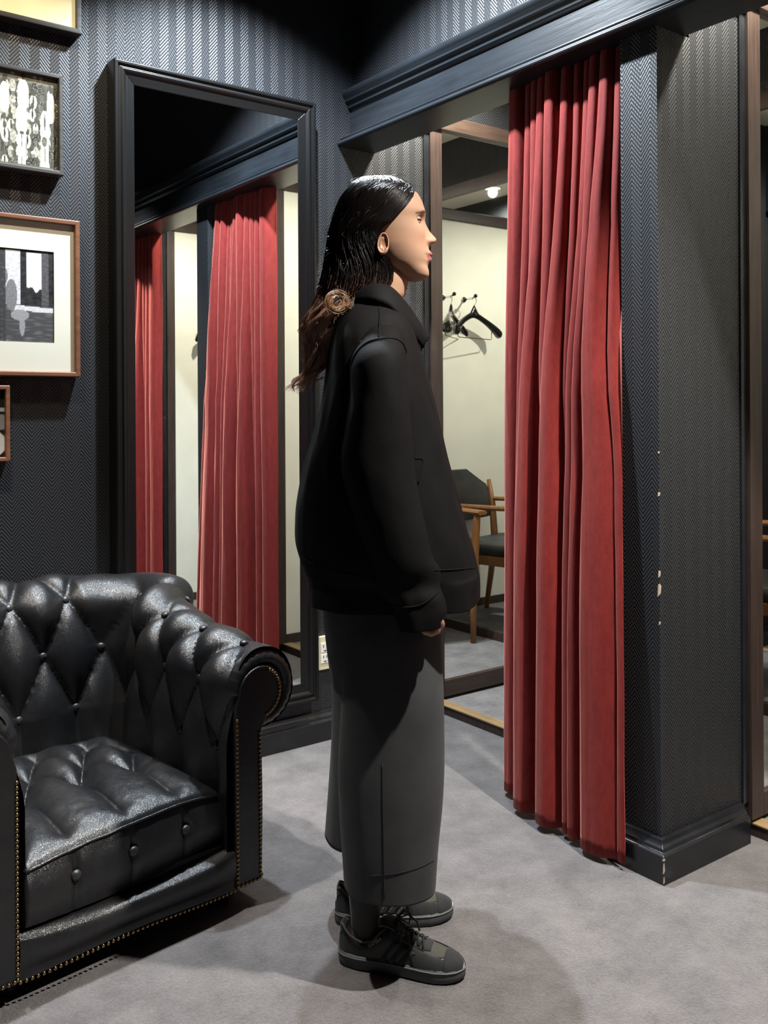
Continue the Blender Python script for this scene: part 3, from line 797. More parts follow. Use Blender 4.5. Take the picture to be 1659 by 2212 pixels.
# ------------------------------------------------------------------ the person
PD = 2.06
PERS = empty('person', FW*PD, -YAW)
tag(PERS, 'standing person in black jacket, grey wide cropped trousers and black sneakers, in profile', 'person')
def PL(x, y, d=0.0):
    k = (PD+d)/F_PX; dx, dy = (x-CX)*k, (y-CY)*k
    return Vector((dx*math.cos(ROLL)+dy*math.sin(ROLL), d, CAM_H+dx*math.sin(ROLL)-dy*math.cos(ROLL)))
def W2P(x, y, z=0):
    q = Vector((x, y, 0))-FW*PD; return Vector((q.dot(R0), q.dot(FW), z))
def spow(v, p): return math.copysign(abs(v)**p, v)
def ringloft(R, per=6, n=56, disp=None):
    """R rows: xl, yl, xr, yr (pixels), depth, half depth, squareness"""
    rows = []; m = (len(R)-1)*per
    for i in range(m+1):
        xl, yl, xr, yr, d, b, pw = crom(R, i/per)
        a, c = PL(xl, yl, d), PL(xr, yr, d); mid = (a+c)/2; ax = (c-a)/2; ring = []
        for k in range(n):
            t = 2*PI*k/n; p = mid+ax*spow(math.cos(t), pw)+Vector((0, b*spow(math.sin(t), pw), 0))
            if disp:
                o = p-mid; q = disp(p, t, i/m)
                p = p+o.normalized()*q
            ring.append(p)
        rows.append(ring)
    return rows
from mathutils.bvhtree import BVHTree
CAMP = Vector((0, -PD, CAM_H))
def bvh_of(*obs):
    V, F = [], []
    for o in obs:
        k = len(V); V += [v.co.copy() for v in o.data.vertices]; F += [tuple(k+i for i in p.vertices) for p in o.data.polygons]
    return BVHTree.FromPolygons(V, F)
def on_surf(bv, x, y, off=.001):
    d = (PL(x, y, 0)-CAMP).normalized(); h, nrm, _, _ = bv.ray_cast(CAMP, d)
    return None if h is None else h-d*off
def seam(name, bv, pts, r, m, par, off=.0005, n=5, per=5):
    P = []
    for i in range((len(pts)-1)*per+1):
        x, y = crom(pts, i/per); h = on_surf(bv, x, y, off)
        if h: P.append(h)
    if len(P) > 1: return tube(name, P, r, m, par, n)

M['skin'] = vcol('skin', .48, .4, .12, 0, .08, 500)
M['jacket'] = cloth('black_jacket_cotton', (.0042, .0040, .0042), .75, 700, .3, .2, 0)
M['trouser'] = cloth('charcoal_trouser_cloth', (.050, .051, .053), .8, 900, .25, .12, .03)
M['trouser_dark'] = plain('seam_shadow', (.012, .012, .013), .9)
M['sock'] = plain('sheer_black_sock', (.008, .006, .0055), .65, sheen=.08)
M['hair'] = vcol('hair', .36, .4)
M['suede'] = plain('dark_suede', (.014, .016, .0175), .9, sheen=.5, var=.2, vscale=90)
M['shoeleather'] = plain('black_shoe_leather', (.010, .010, .010), .45, var=.2)
M['olive'] = plain('olive_grey_suede', (.048, .047, .038), .85, var=.15, vscale=80)
M['sole'] = plain('grey_rubber_sole', (.060, .066, .072), .55, var=.12)
M['solestrip'] = plain('light_sole_strip', (.13, .135, .14), .6)
M['lace'] = plain('black_lace', (.009, .009, .009), .8)
M['lining'] = plain('taupe_lining', (.06, .05, .046), .8)
M['gold'] = plain('gold_foil', (.55, .45, .28), .35, 1)
M['eyewhite'] = plain('eye_white', (.62, .57, .54), .2)
M['iris'] = plain('iris', (.02, .012, .008), .1)
M['btn'] = plain('black_plastic_button', (.01, .01, .01), .25)

# ---- body: head, neck, torso, legs, arm and hand in one mesh
BV, BF_, BC = [], [], []
SK = (.41, .243, .158)
def add_rows(rows, col, closed=True, flip=False, caps=True):
    o = len(BV); n = len(rows[0]); V, F = grid(rows, closed, flip)
    BV.extend(V); BF_.extend([tuple(o+i for i in f) for f in F])
    BC.extend([col(p) if callable(col) else col for p in V])
    if caps:
        BF_.append(tuple(o+i for i in range(n))); BF_.append(tuple(o+(len(rows)-1)*n+i for i in range(n-1, -1, -1)))
HY = [387, 391, 397, 406, 420, 440, 463, 480, 500, 520, 535, 550, 563, 575, 588, 598, 605, 609]
HF = [838, 852, 867, 884, 901, 912, 917, 915.5, 917, 920, 922.5, 925, 925, 923.5, 926.5, 925, 915, 900]
HB = [795, 780, 768, 757, 747, 741, 738, 738, 742, 750, 762, 780, 795, 812, 832, 852, 870, 888]
HW = [.012, .032, .047, .058, .067, .072, .0745, .0745, .0735, .0705, .0675, .063, .0585, .053, .044, .035, .023, .007]
def sm(xs, ys, x):
    i = 0
    while i < len(xs)-2 and x > xs[i+1]: i += 1
    t = (x-xs[i])/(xs[i+1]-xs[i]); return crom([[v] for v in ys], i+max(0, min(1, t)))[0]
NOY = [466, 474, 482, 490, 501, 510, 516, 520, 524, 529, 534, 540]; NOE = [0, .8, 2.6, 5.5, 10.5, 17, 21.5, 21, 17, 8.5, 3.2, 0]
LIY = [534, 539, 544, 549, 552, 554.5, 557, 561, 565, 569, 573, 577]; LIE = [1.2, 2.4, 6.0, 9.4, 8.8, 5.0, 6.4, 8.0, 6.6, 2.5, .8, 0]
NU = 120; rows = []
yy = 387.0; levels = []
while yy <= 609: levels.append(yy); yy += 1.6
PXM = PD/F_PX
for y in levels:
    xf, xb, w = sm(HY, HF, y), sm(HY, HB, y), max(.004, sm(HY, HW, y)); f = PL(xf, y); b = PL(xb, y); c = (f+b)/2; a = (f-b)/2; ring = []
    ne, le = max(0, interp(NOY, NOE, y))*PXM, max(0, interp(LIY, LIE, y))*PXM
    ns = interp([470, 490, 505, 516, 524, 530], [.0065, .0075, .0095, .0115, .0135, .0140], y)
    pf = interp([400, 450, 520, 560, 600], [.95, .82, .84, .88, .98], y)
    for k in range(NU):
        t = 2*PI*k/NU; ct, s_ = math.cos(t), math.sin(t)
        px_ = pf if ct > 0 else .95
        d = w*spow(s_, px_ if ct > 0 else .95); s2 = spow(ct, px_)
        p = c+a*s2+Vector((0, d, 0))
        if ct > 0:
            e = ne*math.exp(-(abs(d)/ns)**2.2)+le*math.exp(-(abs(d)/.021)**2.4)
            e += .0065*math.exp(-((abs(d)-.0125)/.006)**2-((y-522.5)/6)**2)                       # wings of the nose
            e -= .0100*math.exp(-((abs(d)-.031)/.0150)**2-((y-482)/11)**2)                         # eye sockets
            e += .0032*math.exp(-((abs(d)-.030)/.022)**2-((y-462)/8)**2)                           # brow ridge
            e += .0040*math.exp(-((abs(d)-.042)/.016)**2-((y-508)/16)**2)                          # cheek bones
            e -= .0022*math.exp(-((abs(d)-.024)/.008)**2-((y-558)/8)**2)                           # mouth corners
            p = p+Vector((e, 0, 0))
        ring.append(p)
    rows.append(ring)
def face_col(p):
    # pixel position as seen from the camera, for pigment of lips, brows and lashes
    k = F_PX/(PD+p.y); y = CY-(p.z-CAM_H)*k; ad = abs(p.y); x = CX+p.x*k
    c = list(SK)
    ch = math.exp(-((ad-.045)/.02)**2-((y-515)/18)**2); c = [c[0]*(1+.04*ch), c[1]*(1-.07*ch), c[2]*(1-.07*ch)]
    if p.x > PL(903, 550).x and 542.5 < y < 569:
        lim = .0235*(1-abs((y-555)/14.5)**2.0)
        if ad < lim+.001: c = [.33, .105, .095]
        if 553.6 < y < 555.6 and ad < .022: c = [.14, .04, .04]
    yb = 457.5+(ad-.015)*130*(.22 if ad < .045 else .55)
    if .013 < ad < .056 and p.x > PL(870, 450).x and abs(y-yb) < 4.0*(1-.65*max(0, (ad-.025)/.031)): c = [lerp(c[i], (.05, .033, .026)[i], .85) for i in range(3)]
    if 406 < y < 425 and False: c = [.02]*3
    return tuple(c)
add_rows(rows, face_col, True, True)
# neck, shoulders, trunk (under the jacket), legs
add_rows(ringloft([(782, 555, 884, 600, 0, .046, 1), (776, 596, 881, 616, 0, .050, 1), (772, 630, 875, 637, 0, .053, 1), (765, 662, 868, 655, 0, .062, 1), (745, 700, 876, 700, 0, .13, .9), (735, 760, 890, 760, 0, .165, .9), (745, 900, 885, 900, 0, .14, .9), (735, 1080, 890, 1080, 0, .13, .9), (720, 1230, 905, 1230, 0, .155, .9), (735, 1320, 900, 1320, 0, .15, .9)], 5, 40), SK, True, True)
# near ear
er, ec = [], PL(827, 529, -.0785)
for i in range(9):
    r = i/8; ring = []
    for k in range(28):
        t = 2*PI*k/28; rx, rz = .0130*r, .0250*r*(1+.05*math.sin(t))
        h = .0045*math.exp(-((r-.86)/.13)**2)+.0025*math.exp(-((r-.45)/.15)**2)*(1 if math.cos(t) < .3 else .3)+.009 - (.012 if i == 8 else 0)
        if math.sin(t) < -.55: h += .003*math.exp(-((r-.7)/.3)**2)
        ring.append(ec+Vector((rx*math.cos(t)-.10*rz*math.sin(t)*-1.0*.6, -h-.002, rz*math.sin(t))))
    er.append(ring)
add_rows(er, (SK[0]*1.0, SK[1]*.90, SK[2]*.86), True, False, False)
# legs
heelN, toeN = W2P(1.119, 1.670), W2P(1.283, 1.4557); heelF, toeF = W2P(1.1925, 1.796), W2P(1.4227, 1.6547)
SL = .272
ANK = []
for h, t in ((heelN, toeN), (heelF, toeF)):
    dr = (t-h).normalized(); ANK.append(h+dr*.058)
legs_rows = []
for A_, sgn in ((ANK[0], -1), (ANK[1], 1)):
    hip = Vector((.0, sgn*.085, .86)); pts = [A_+Vector((0, 0, .050)), A_+Vector((0, 0, .082)), A_+Vector((0, 0, .15)), A_.lerp(Vector((.02, sgn*.085, 0)), .5)+Vector((-.012, 0, .32)), Vector((.022, sgn*.085, .46)), Vector((.01, sgn*.085, .66)), hip]
    rad = [.018, .0275, .0335, .054, .056, .075, .085]
    legs_rows.append((pts, rad))
    V, F = tube_geo(pts, rad, 20); o = len(BV); BV.extend(V); BF_.extend([tuple(o+i for i in f) for f in F]); BC.extend([(.06, .04, .035)]*len(V))
# near arm and hand, mostly inside the sleeve
def add_tube(pts, rad, n, col):
    V, F = tube_geo(pts, rad, n); o = len(BV); BV.extend(V); BF_.extend([tuple(o+i for i in f) for f in F]); BC.extend([col]*len(V))
for sg in (-1, 1):
    dd = lambda v: v if sg < 0 else -v
    def A(x, y, d):
        p = PL(x, y, d); p.y = dd(p.y); return p
    add_tube([A(822, 745, -.17), A(818, 900, -.20), A(825, 1050, -.215), A(860, 1180, -.215), A(895, 1280, -.215), A(908, 1310, -.215)], [.05, .046, .041, .037, .028, .026], 16, SK)
    pr = [(A(892, 1300, -.215), A(926, 1300, -.215)), (A(893, 1322, -.215), A(938, 1318, -.215)), (A(896, 1340, -.213), A(941, 1336, -.213)), (A(900, 1350, -.212), A(938, 1346, -.212))]
    rr = []
    for (p, q), b in zip(pr, (.022, .038, .041, .036)):
        m_, ax = (p+q)/2, (q-p)/2; rr.append([m_+ax*spow(math.cos(t), .8)*.8+Vector((0, b*spow(math.sin(t), .8), 0)) for t in [2*PI*k/20 for k in range(20)]])
    add_rows(rr, SK, True, True)
    for j, (dy, ln_) in enumerate(((-.033, .94), (-.011, 1.0), (.011, .97), (.032, .84))):
        d0 = -.213+dy*(1 if sg < 0 else 1)
        add_tube([A(932, 1332, d0), A(943, 1344+5*ln_, d0), A(944-2*j, 1354+8*ln_, d0), A(932, 1358+8.5*ln_, d0), A(918, 1355+8*ln_, d0), A(909, 1348+6*ln_, d0)], [.0095, .0095, .0090, .0085, .0078, .005], 10, (SK[0]*1.0, SK[1]*.86, SK[2]*.84))
    add_tube([A(930, 1322, -.245), A(946, 1335, -.250), A(951, 1349, -.243), A(946, 1360, -.235)], [.011, .0105, .0095, .006], 10, (SK[0], SK[1]*.88, SK[2]*.86))
body = mesh('body', BV, BF_, M['skin'], PERS); set_cols(body, BC)
# eyes
for sg in (-1, 1):
    c = PL(899.5, 482.5); c.y = sg*.031; c.x -= .0035
    V, F = uvsphere_geo(c, .0118, 16, 10); e = mesh('eye', V, F, M['eyewhite'], PERS)
    V, F = uvsphere_geo(c+Vector((.0062, 0, -.0008)), .0064, 12, 8, sq=(.95, 1, 1)); mesh('iris', V, F, M['iris'], e)
    for (z0, sq_, nm) in ((.0048, 1, 'upper_eyelid'), (-.0062, -1, 'lower_eyelid')):
        rws = []
        for i in range(7):
            el = lerp(.10 if sq_ > 0 else -.30, 1.5*sq_, i/6); rws.append([c+Vector((math.cos(el)*math.cos(az), math.cos(el)*math.sin(az), math.sin(el)))*.0126 for az in [lerp(-1.5, 1.5, k/14) for k in range(15)]])
        V, F = grid(rws); o = mesh(nm, V, F, M['skin'], e); set_cols(o, [(SK[0]*.92, SK[1]*.86, SK[2]*.82)]*len(V))
    tube('eyelashes', [c+Vector((math.cos(.08)*math.cos(az), math.cos(.08)*math.sin(az), math.sin(.08)))*.0134 for az in [lerp(-1.3, 1.3, k/12) for k in range(13)]], .0009, M['iris'], e, 5)

# ---- hair
YH = [383, 390, 404, 428, 442, 466, 499, 520, 548, 583, 620, 650, 666, 694, 736, 778, 816, 850]
XB = [800, 768, 757, 741, 735, 726, 716, 713, 709, 704, 693, 687, 680, 662, 661, 674, 655, 646]
XF = [845, 866, 884, 904, 914, 920, 923, 908, 893, 878, 866, 835, 792, 765, 743, 722, 706, 698]
WH = [.012, .046, .065, .079, .082, .085, .085, .084, .083, .082, .083, .082, .078, .068, .055, .042, .030, .015]
EY = [406, 412, 420, 428, 442, 458, 473, 488, 497, 503, 510, 535, 553, 575, 595, 621, 640, 652]; EX = [930, 894, 887, 884, 879, 866, 853, 842, 834, 823, 817, 817, 826, 836, 841, 838, 822, 840]
def hair_pt(y, q, off=0.0):
    """q in -1..1 round the head, 0 at the back"""
    xb, xf, w = interp(YH, XB, y), interp(YH, XF, y), interp(YH, WH, y); xc, ax = (xb+xf)/2, (xf-xb)/2
    ph = PI
    if 406 < y < 652:
        xe = interp(EY, EX, y); cs = (xe-xc)/ax
        if cs < 1: ph = PI-math.acos(max(-.999, cs))
    t = q*ph; dd = w*math.sin(t)
    c = PL(xc, y, 0); r = ax*PXM
    dirv = Vector((-math.cos(t)*r, 0, 0)); p = c+dirv+Vector((0, -dd, 0))
    n_ = Vector((-math.cos(t)/max(r, .01), -math.sin(t)/max(w, .01), .25 if y > 430 else 4)).normalized()
    return p+n_*off
rows = []
for i in range(90):
    y = lerp(383, 690, (i/89)); rows.append([hair_pt(y, lerp(-1, 1, k/60), -.003) for k in range(61)])
rows = [[p*(1-sstep(690, 735, lerp(383, 735, i/89))*0)+Vector((0, 0, 0)) for p in r] for i, r in enumerate(rows)]
V, F = grid(rows, False, False); hs = mesh('hair', V, F, M['hair'], PERS); set_cols(hs, [tuple(lerp(a, b, sstep(1.30, 1.18, v[2])) for a, b in zip((.008, .006, .0055), (.045, .022, .013))) for v in V])
V, F, CC = [], [], []
hr = random.Random(11)
def strand(pts, rad, cols):
    o = len(V); tube_geo(pts, rad, 3, False, V, F)
    for c in cols: CC.extend([c]*3)
def hcol(y, jit):
    t = sstep(610, 700, y+jit*35); a, b = (.0085, .0062, .0055), (max(.06, .38+.18*jit), max(.03, .205+.09*jit), max(.02, .135+.06*jit))
    return tuple(lerp(p, q, t) for p, q in zip(a, b))
NL = 26
LOCKS = [(-1+(k+.5)*2/NL, hr.uniform(.006, .014), hr.uniform(0, 6), hr.uniform(.065, .10), hr.random()) for k in range(NL)]
for i in range(3000):
    q = hr.uniform(-1, 1)
    if hr.random() < .3: q = math.copysign(1-abs(hr.gauss(0, .06)), q); q = max(-1, min(1, q))
    y0 = hr.uniform(384, 400); back = 1-abs(q)
    y1 = hr.uniform(770, 852) if back > .35 else hr.uniform(640, 760)
    if hr.random() < .12: y1 = hr.uniform(600, 720)
    off = hr.uniform(0, .006); j = hr.gauss(0, .5); ph1, ph2 = hr.uniform(0, 6), hr.uniform(0, 6); nn = 26; pts = []; cols = []
    lk = max(0, min(NL-1, int((q+1)/2*NL+hr.gauss(0, .5)))); ql, la, lp, lf_, ly = LOCKS[lk]; jit = Vector((hr.gauss(0, .0035), hr.gauss(0, .0035), 0)); tip = hr.uniform(-20, 14)
    for k in range(nn):
        t = k/(nn-1); y = lerp(y0, y1, t); p = hair_pt(y, q*(1-.04*math.sin(3*t+ph1)*abs(q)), off*sstep(0, .1, t))
        wv = sstep(625, 700, y)
        if wv > 0:
            c_ = hair_pt(y, ql, .001)+jit*(1-.5*sstep(760, 850, y))
            c_ = c_+Vector((la*math.sin(y*lf_+lp+hr.gauss(0, .05)), .8*la*math.cos(y*lf_*.9+lp), .3*la*math.sin(y*lf_*2+lp)))
            c_ = c_+Vector((-.030*sstep(790, 850, y)*(.4+ly), 0, .010*sstep(810, 850, y)*ly))
            p = p.lerp(c_, .85*wv)
        p = p+Vector((.0016*math.sin(y*.05+ph1), .0016*math.sin(y*.045+ph2), 0))*sstep(395, 450, y)
        pts.append(p); cols.append(hcol(y+tip, j))
    r0 = hr.uniform(.0005, .0010); strand(pts, [r0*(1-.75*(k/(nn-1))**3) for k in range(nn)], cols)
for i in range(64):      # the loose curl over the shoulder, a spiral that runs out of the hair on the right
    cx, cy = 728+hr.gauss(0, 2.8), 652+hr.gauss(0, 2.8); rp = hr.gauss(20.5, 3.2); d0 = -.120+hr.uniform(-.014, .014); pts = []; cols = []; tn = hr.uniform(.75, 1.35); g_ = hr.uniform(.35, 1.4)
    for k in range(7):
        u = k/7; pts.append(PL(lerp(766, cx+rp*1.1, u)+hr.gauss(0, .4), lerp(640+hr.gauss(0, 2), cy+rp*.55, u)+7*math.sin(PI*u), d0+.02*(1-u))); cols.append(tuple(lerp(a, b, u) for a, b in zip((.02, .012, .009), (.20*g_, .095*g_, .038*g_))))
    for k in range(26):
        a = -.6-2*PI*tn*k/25; r_ = rp*(1-.10*k/25); pts.append(PL(cx+r_*1.08*math.cos(a), cy-r_*.95*math.sin(a), d0+.010*math.sin(a+1))); cols.append((.21*g_, .100*g_, .042*g_))
    strand(pts, .0005, cols)
for i in range(170):     # flyaway hairs
    q = hr.uniform(-1, 1); y0 = hr.uniform(384, 640); L_ = hr.uniform(8, 34); off = hr.uniform(.005, .013); ph = hr.uniform(0, 6); pts = []; cols = []
    for k in range(7):
        t = k/6; pts.append(hair_pt(y0+L_*t, q, off*(.5+math.sin(PI*t)*.8))+Vector((.004*math.sin(ph+4*t), .004*math.cos(ph*2+3*t), .006*t if y0 < 430 else 0))); cols.append((.05, .035, .03))
    strand(pts, .00035, cols)
hst = mesh('hair_strands', V, F, M['hair'], hs); set_cols(hst, CC); tag(hst, kind='stuff')

# ---- jacket
def jfold(p, t, v):
    a = sstep(0, .15, v)
    return a*(.014*nz(p.x*9, p.y*9, p.z*1.3)+.006*nz(p.x*17+3, p.y*17, p.z*3.5+5)+.003*nz(p.x*40, p.y*40, p.z*14))
JR = [(765, 642, 868, 652, 0, .060, 1), (742, 662, 880, 670, 0, .105, .95), (725, 688, 893, 697, 0, .160, .9), (714, 722, 904, 730, 0, .192, .85), (706, 770, 911, 772, 0, .210, .82), (695, 850, 929, 850, 0, .222, .8), (677, 925, 945, 925, 0, .228, .8),
      (655, 1015, 965, 1010, 0, .232, .8), (643, 1100, 994, 1090, 0, .232, .8), (643, 1170, 1018, 1160, 0, .230, .8), (655, 1215, 1031, 1215, 0, .224, .8), (667, 1238, 1033, 1230, 0, .215, .7), (669, 1262, 1033, 1258, 0, .213, .68), (672, 1284, 1032, 1283, 0, .212, .66)]
rows = ringloft(JR, 8, 120, jfold)
V, F = grid(rows, True, True); jk = mesh('jacket', V, F, M['jacket'], PERS); jk.modifiers.new('t', 'SOLIDIFY').thickness = .004
def sfold(p, t, v):
    g_ = .5+.5*sstep(.62, .85, v)
    return g_*(.012*math.exp(-((v-.74)/.05)**2)*math.sin(t*2+1.0)+.007*nz(p.x*20, p.y*20, p.z*22)*math.exp(-((v-.8)/.12)**2)+.007*nz(p.x*10, p.y*10, p.z*2.4+7)+.006*nz(p.x*14+9, p.y*14, p.z*9)*sstep(.5, .85, v)+.002*nz(p.x*45, p.y*45, p.z*20))
SR = [(812, 690, 852, 694, -.100, .030, .95), (795, 712, 868, 718, -.150, .060, .92), (775, 745, 877, 752, -.180, .078, .9), (759, 783, 880, 785, -.198, .084, .88), (757, 850, 884, 850, -.206, .084, .88), (745, 930, 891, 932, -.212, .082, .86), (737, 1000, 896, 1000, -.216, .080, .86), (752, 1075, 904, 1065, -.218, .077, .86),
      (777, 1155, 918, 1135, -.218, .073, .86), (802, 1215, 929, 1190, -.218, .069, .86), (822, 1258, 940, 1226, -.218, .062, .86), (838, 1290, 946, 1262, -.217, .056, .86), (848, 1312, 954, 1290, -.216, .053, .84), (857, 1334, 961, 1316, -.215, .053, .84), (866, 1356, 953, 1346, -.214, .052, .84)]
rows = ringloft(SR, 7, 64, sfold)
V, F = grid(rows, True, True); sl = mesh('sleeve', V, F, M['jacket'], jk); sl.modifiers.new('t', 'SOLIDIFY').thickness = .003
V2 = [(v[0], -v[1], v[2]) for v in V]; sl2 = mesh('sleeve', V2, [tuple(reversed(f)) for f in F], M['jacket'], jk); sl2.modifiers.new('t', 'SOLIDIFY').thickness = .003
up = [(926, 731, -.040), (902, 694, -.052), (870, 649, -.060), (838, 619, -.064), (803, 612, -.058), (768, 622, -.036), (752, 630, 0)]
lo = [(913, 751, -.060), (892, 726, -.090), (866, 692, -.112), (838, 662, -.122), (800, 650, -.118), (756, 656, -.072), (738, 664, 0)]
near = []
for i in range(37):
    a, b = crom(up, i/6), crom(lo, i/6); pa, pb = PL(*a), PL(*b); near.append([pa.lerp(pb, t)+Vector((0, -.010*math.sin(PI*t), .006*math.sin(PI*t))) for t in [k/7 for k in range(8)]])
far = [[Vector((p.x, -p.y, p.z)) for p in r] for r in reversed(near[:-1])]
V, F = grid(near+far, False, False); cl = mesh('collar', V, F, M['jacket'], jk); cl.modifiers.new('t', 'SOLIDIFY').thickness = .004
bvj = bvh_of(jk, sl)
M['stitch'] = plain('jacket_seam_ridge', (.012, .012, .0125), .7)
seam('shoulder_seam', bvj, [(758, 790), (764, 772), (778, 752), (797, 738), (818, 732), (840, 730), (858, 733), (871, 744), (878, 762)], .0026, M['jacket'], jk)
seam('yoke_seam', bvj, [(819, 655), (820, 690), (818, 728)], .0016, M['jacket'], jk)
seam('cuff_seam', bvj, [(842, 1306), (875, 1312), (908, 1307), (930, 1294), (946, 1279)], .0018, M['jacket'], jk)
seam('hem_seam', bvj, [(646, 1198), (668, 1215), (690, 1225), (730, 1236), (780, 1245)], .0016, M['jacket'], jk)
seam('hem_seam', bvj, [(938, 1232), (970, 1231), (1000, 1229), (1026, 1226)], .0016, M['jacket'], jk)
seam('back_seam', bvj, [(752, 800), (742, 850), (733, 905), (728, 950)], .0016, M['jacket'], jk)
seam('pocket_seam', bvj, [(897, 990), (914, 996), (903, 1045)], .0016, M['jacket'], jk)
for (x, y) in ((907, 762), (908, 785)):
    V, F = uvsphere_geo(PL(x, y, -.02), .006, 10, 6, sq=(.5, 1, 1)); mesh('button', V, F, M['btn'], jk)

# ---- trousers
def tfold(p, t, v): return .008*nz(p.x*8, p.y*8, p.z*1.3+2)*sstep(.05, .4, v)+.003*nz(p.x*22, p.y*22, p.z*4)
rows = ringloft([(706, 1225, 936, 1225, 0, .165, .9), (700, 1280, 944, 1280, .0, .175, .88), (702, 1340, 950, 1345, .0, .18, .88), (712, 1420, 950, 1425, .0, .17, .9), (722, 1480, 945, 1480, .0, .12, .95)], 8, 80, tfold)
V, F = grid(rows, True, True); tr = mesh('trousers', V, F, M['trouser'], PERS)
rows = ringloft([(716, 1290, 946, 1290, -.085, .090, .88), (728, 1360, 951, 1365, -.090, .100, .86), (738, 1440, 955, 1445, -.092, .104, .84), (740, 1500, 957, 1500, -.094, .105, .84), (736, 1580, 958, 1585, -.095, .106, .84), (733, 1650, 958, 1660, -.096, .107, .84), (735, 1720, 955, 1730, -.096, .107, .84), (740, 1800, 949, 1805, -.096, .106, .84), (744, 1850, 946, 1855, -.096, .105, .84), (747, 1899, 943.5, 1902, -.096, .104, .84)], 8, 90, tfold)
V, F = grid(rows, True, True); ln = mesh('trouser_leg', V, F, M['trouser'], tr); sd = ln.modifiers.new('t', 'SOLIDIFY'); sd.thickness = .004
rows = ringloft([(702, 1290, 900, 1290, .095, .085, .88), (712, 1400, 905, 1400, .105, .10, .86), (717, 1500, 905, 1500, .112, .104, .84), (716, 1600, 900, 1600, .118, .104, .84), (710, 1700, 890, 1700, .120, .104, .84), (702, 1800, 880, 1803, .120, .102, .84)], 8, 80, tfold)
V, F = grid(rows, True, True); lf = mesh('trouser_leg', V, F, M['trouser'], tr); sd = lf.modifiers.new('t', 'SOLIDIFY'); sd.thickness = .004
bvt = bvh_of(ln)
seam('side_seam', bvt, [(826, 1650), (827, 1740), (829, 1840), (830, 1940)], .0011, M['trouser_dark'], ln)
seam('hem_seam', bvt, [(800, 1892), (850, 1888), (900, 1876), (938, 1858)], .0009, M['trouser_dark'], ln)
# ---- socks
for pts, rad in legs_rows:
    P = [pts[0].lerp(pts[-1], 0)]+pts[1:4]; V, F = tube_geo([Vector(p) for p in pts[:5]], [r+.002 for r in rad[:5]], 22); mesh('sock', V, F, M['sock'], PERS)

# ---- sneakers
def hwid(x):
    return interp([0, .006, .02, .05, .10, .15, .19, .215, .24, .258, .268, .272], [.004, .016, .026, .032, .031, .036, .041, .0415, .036, .026, .014, .003], x)
def midl(x): return .004*math.sin(PI*max(0, (x-.06))/.212) if x > .06 else 0
def topz(x): return interp([0, .004, .012, .03, .055, .08, .10, .12, .14, .165, .19, .215, .24, .258, .268, .272], [.045, .080, .090, .074, .063, .066, .083, .092, .083, .071, .061, .054, .047, .041, .035, .028], x)
def sole_up(x): return .026+.004*(x/.272)**4+.003*(1-x/.272)
def upper_pt(x, t, side, off=0.0):
    """t -1..1 over the foot"""
    w = max(.003, hwid(x)-.003); zb = sole_up(x)-.006; h = topz(x)-zb; a = t*PI/2
    pw = interp([0, .08, .16, .272], [.75, .70, .80, .9], x)
    yv = w*spow(math.sin(a), .85)*(1-.10*math.cos(a)); zv = zb+h*abs(math.cos(a))**pw
    n_ = Vector((.15 if x > .2 else 0, math.sin(a)*1.0, math.cos(a)*.8+.05)).normalized()
    return Vector((x, side*0+yv+midl(x)*side, zv))+n_*off
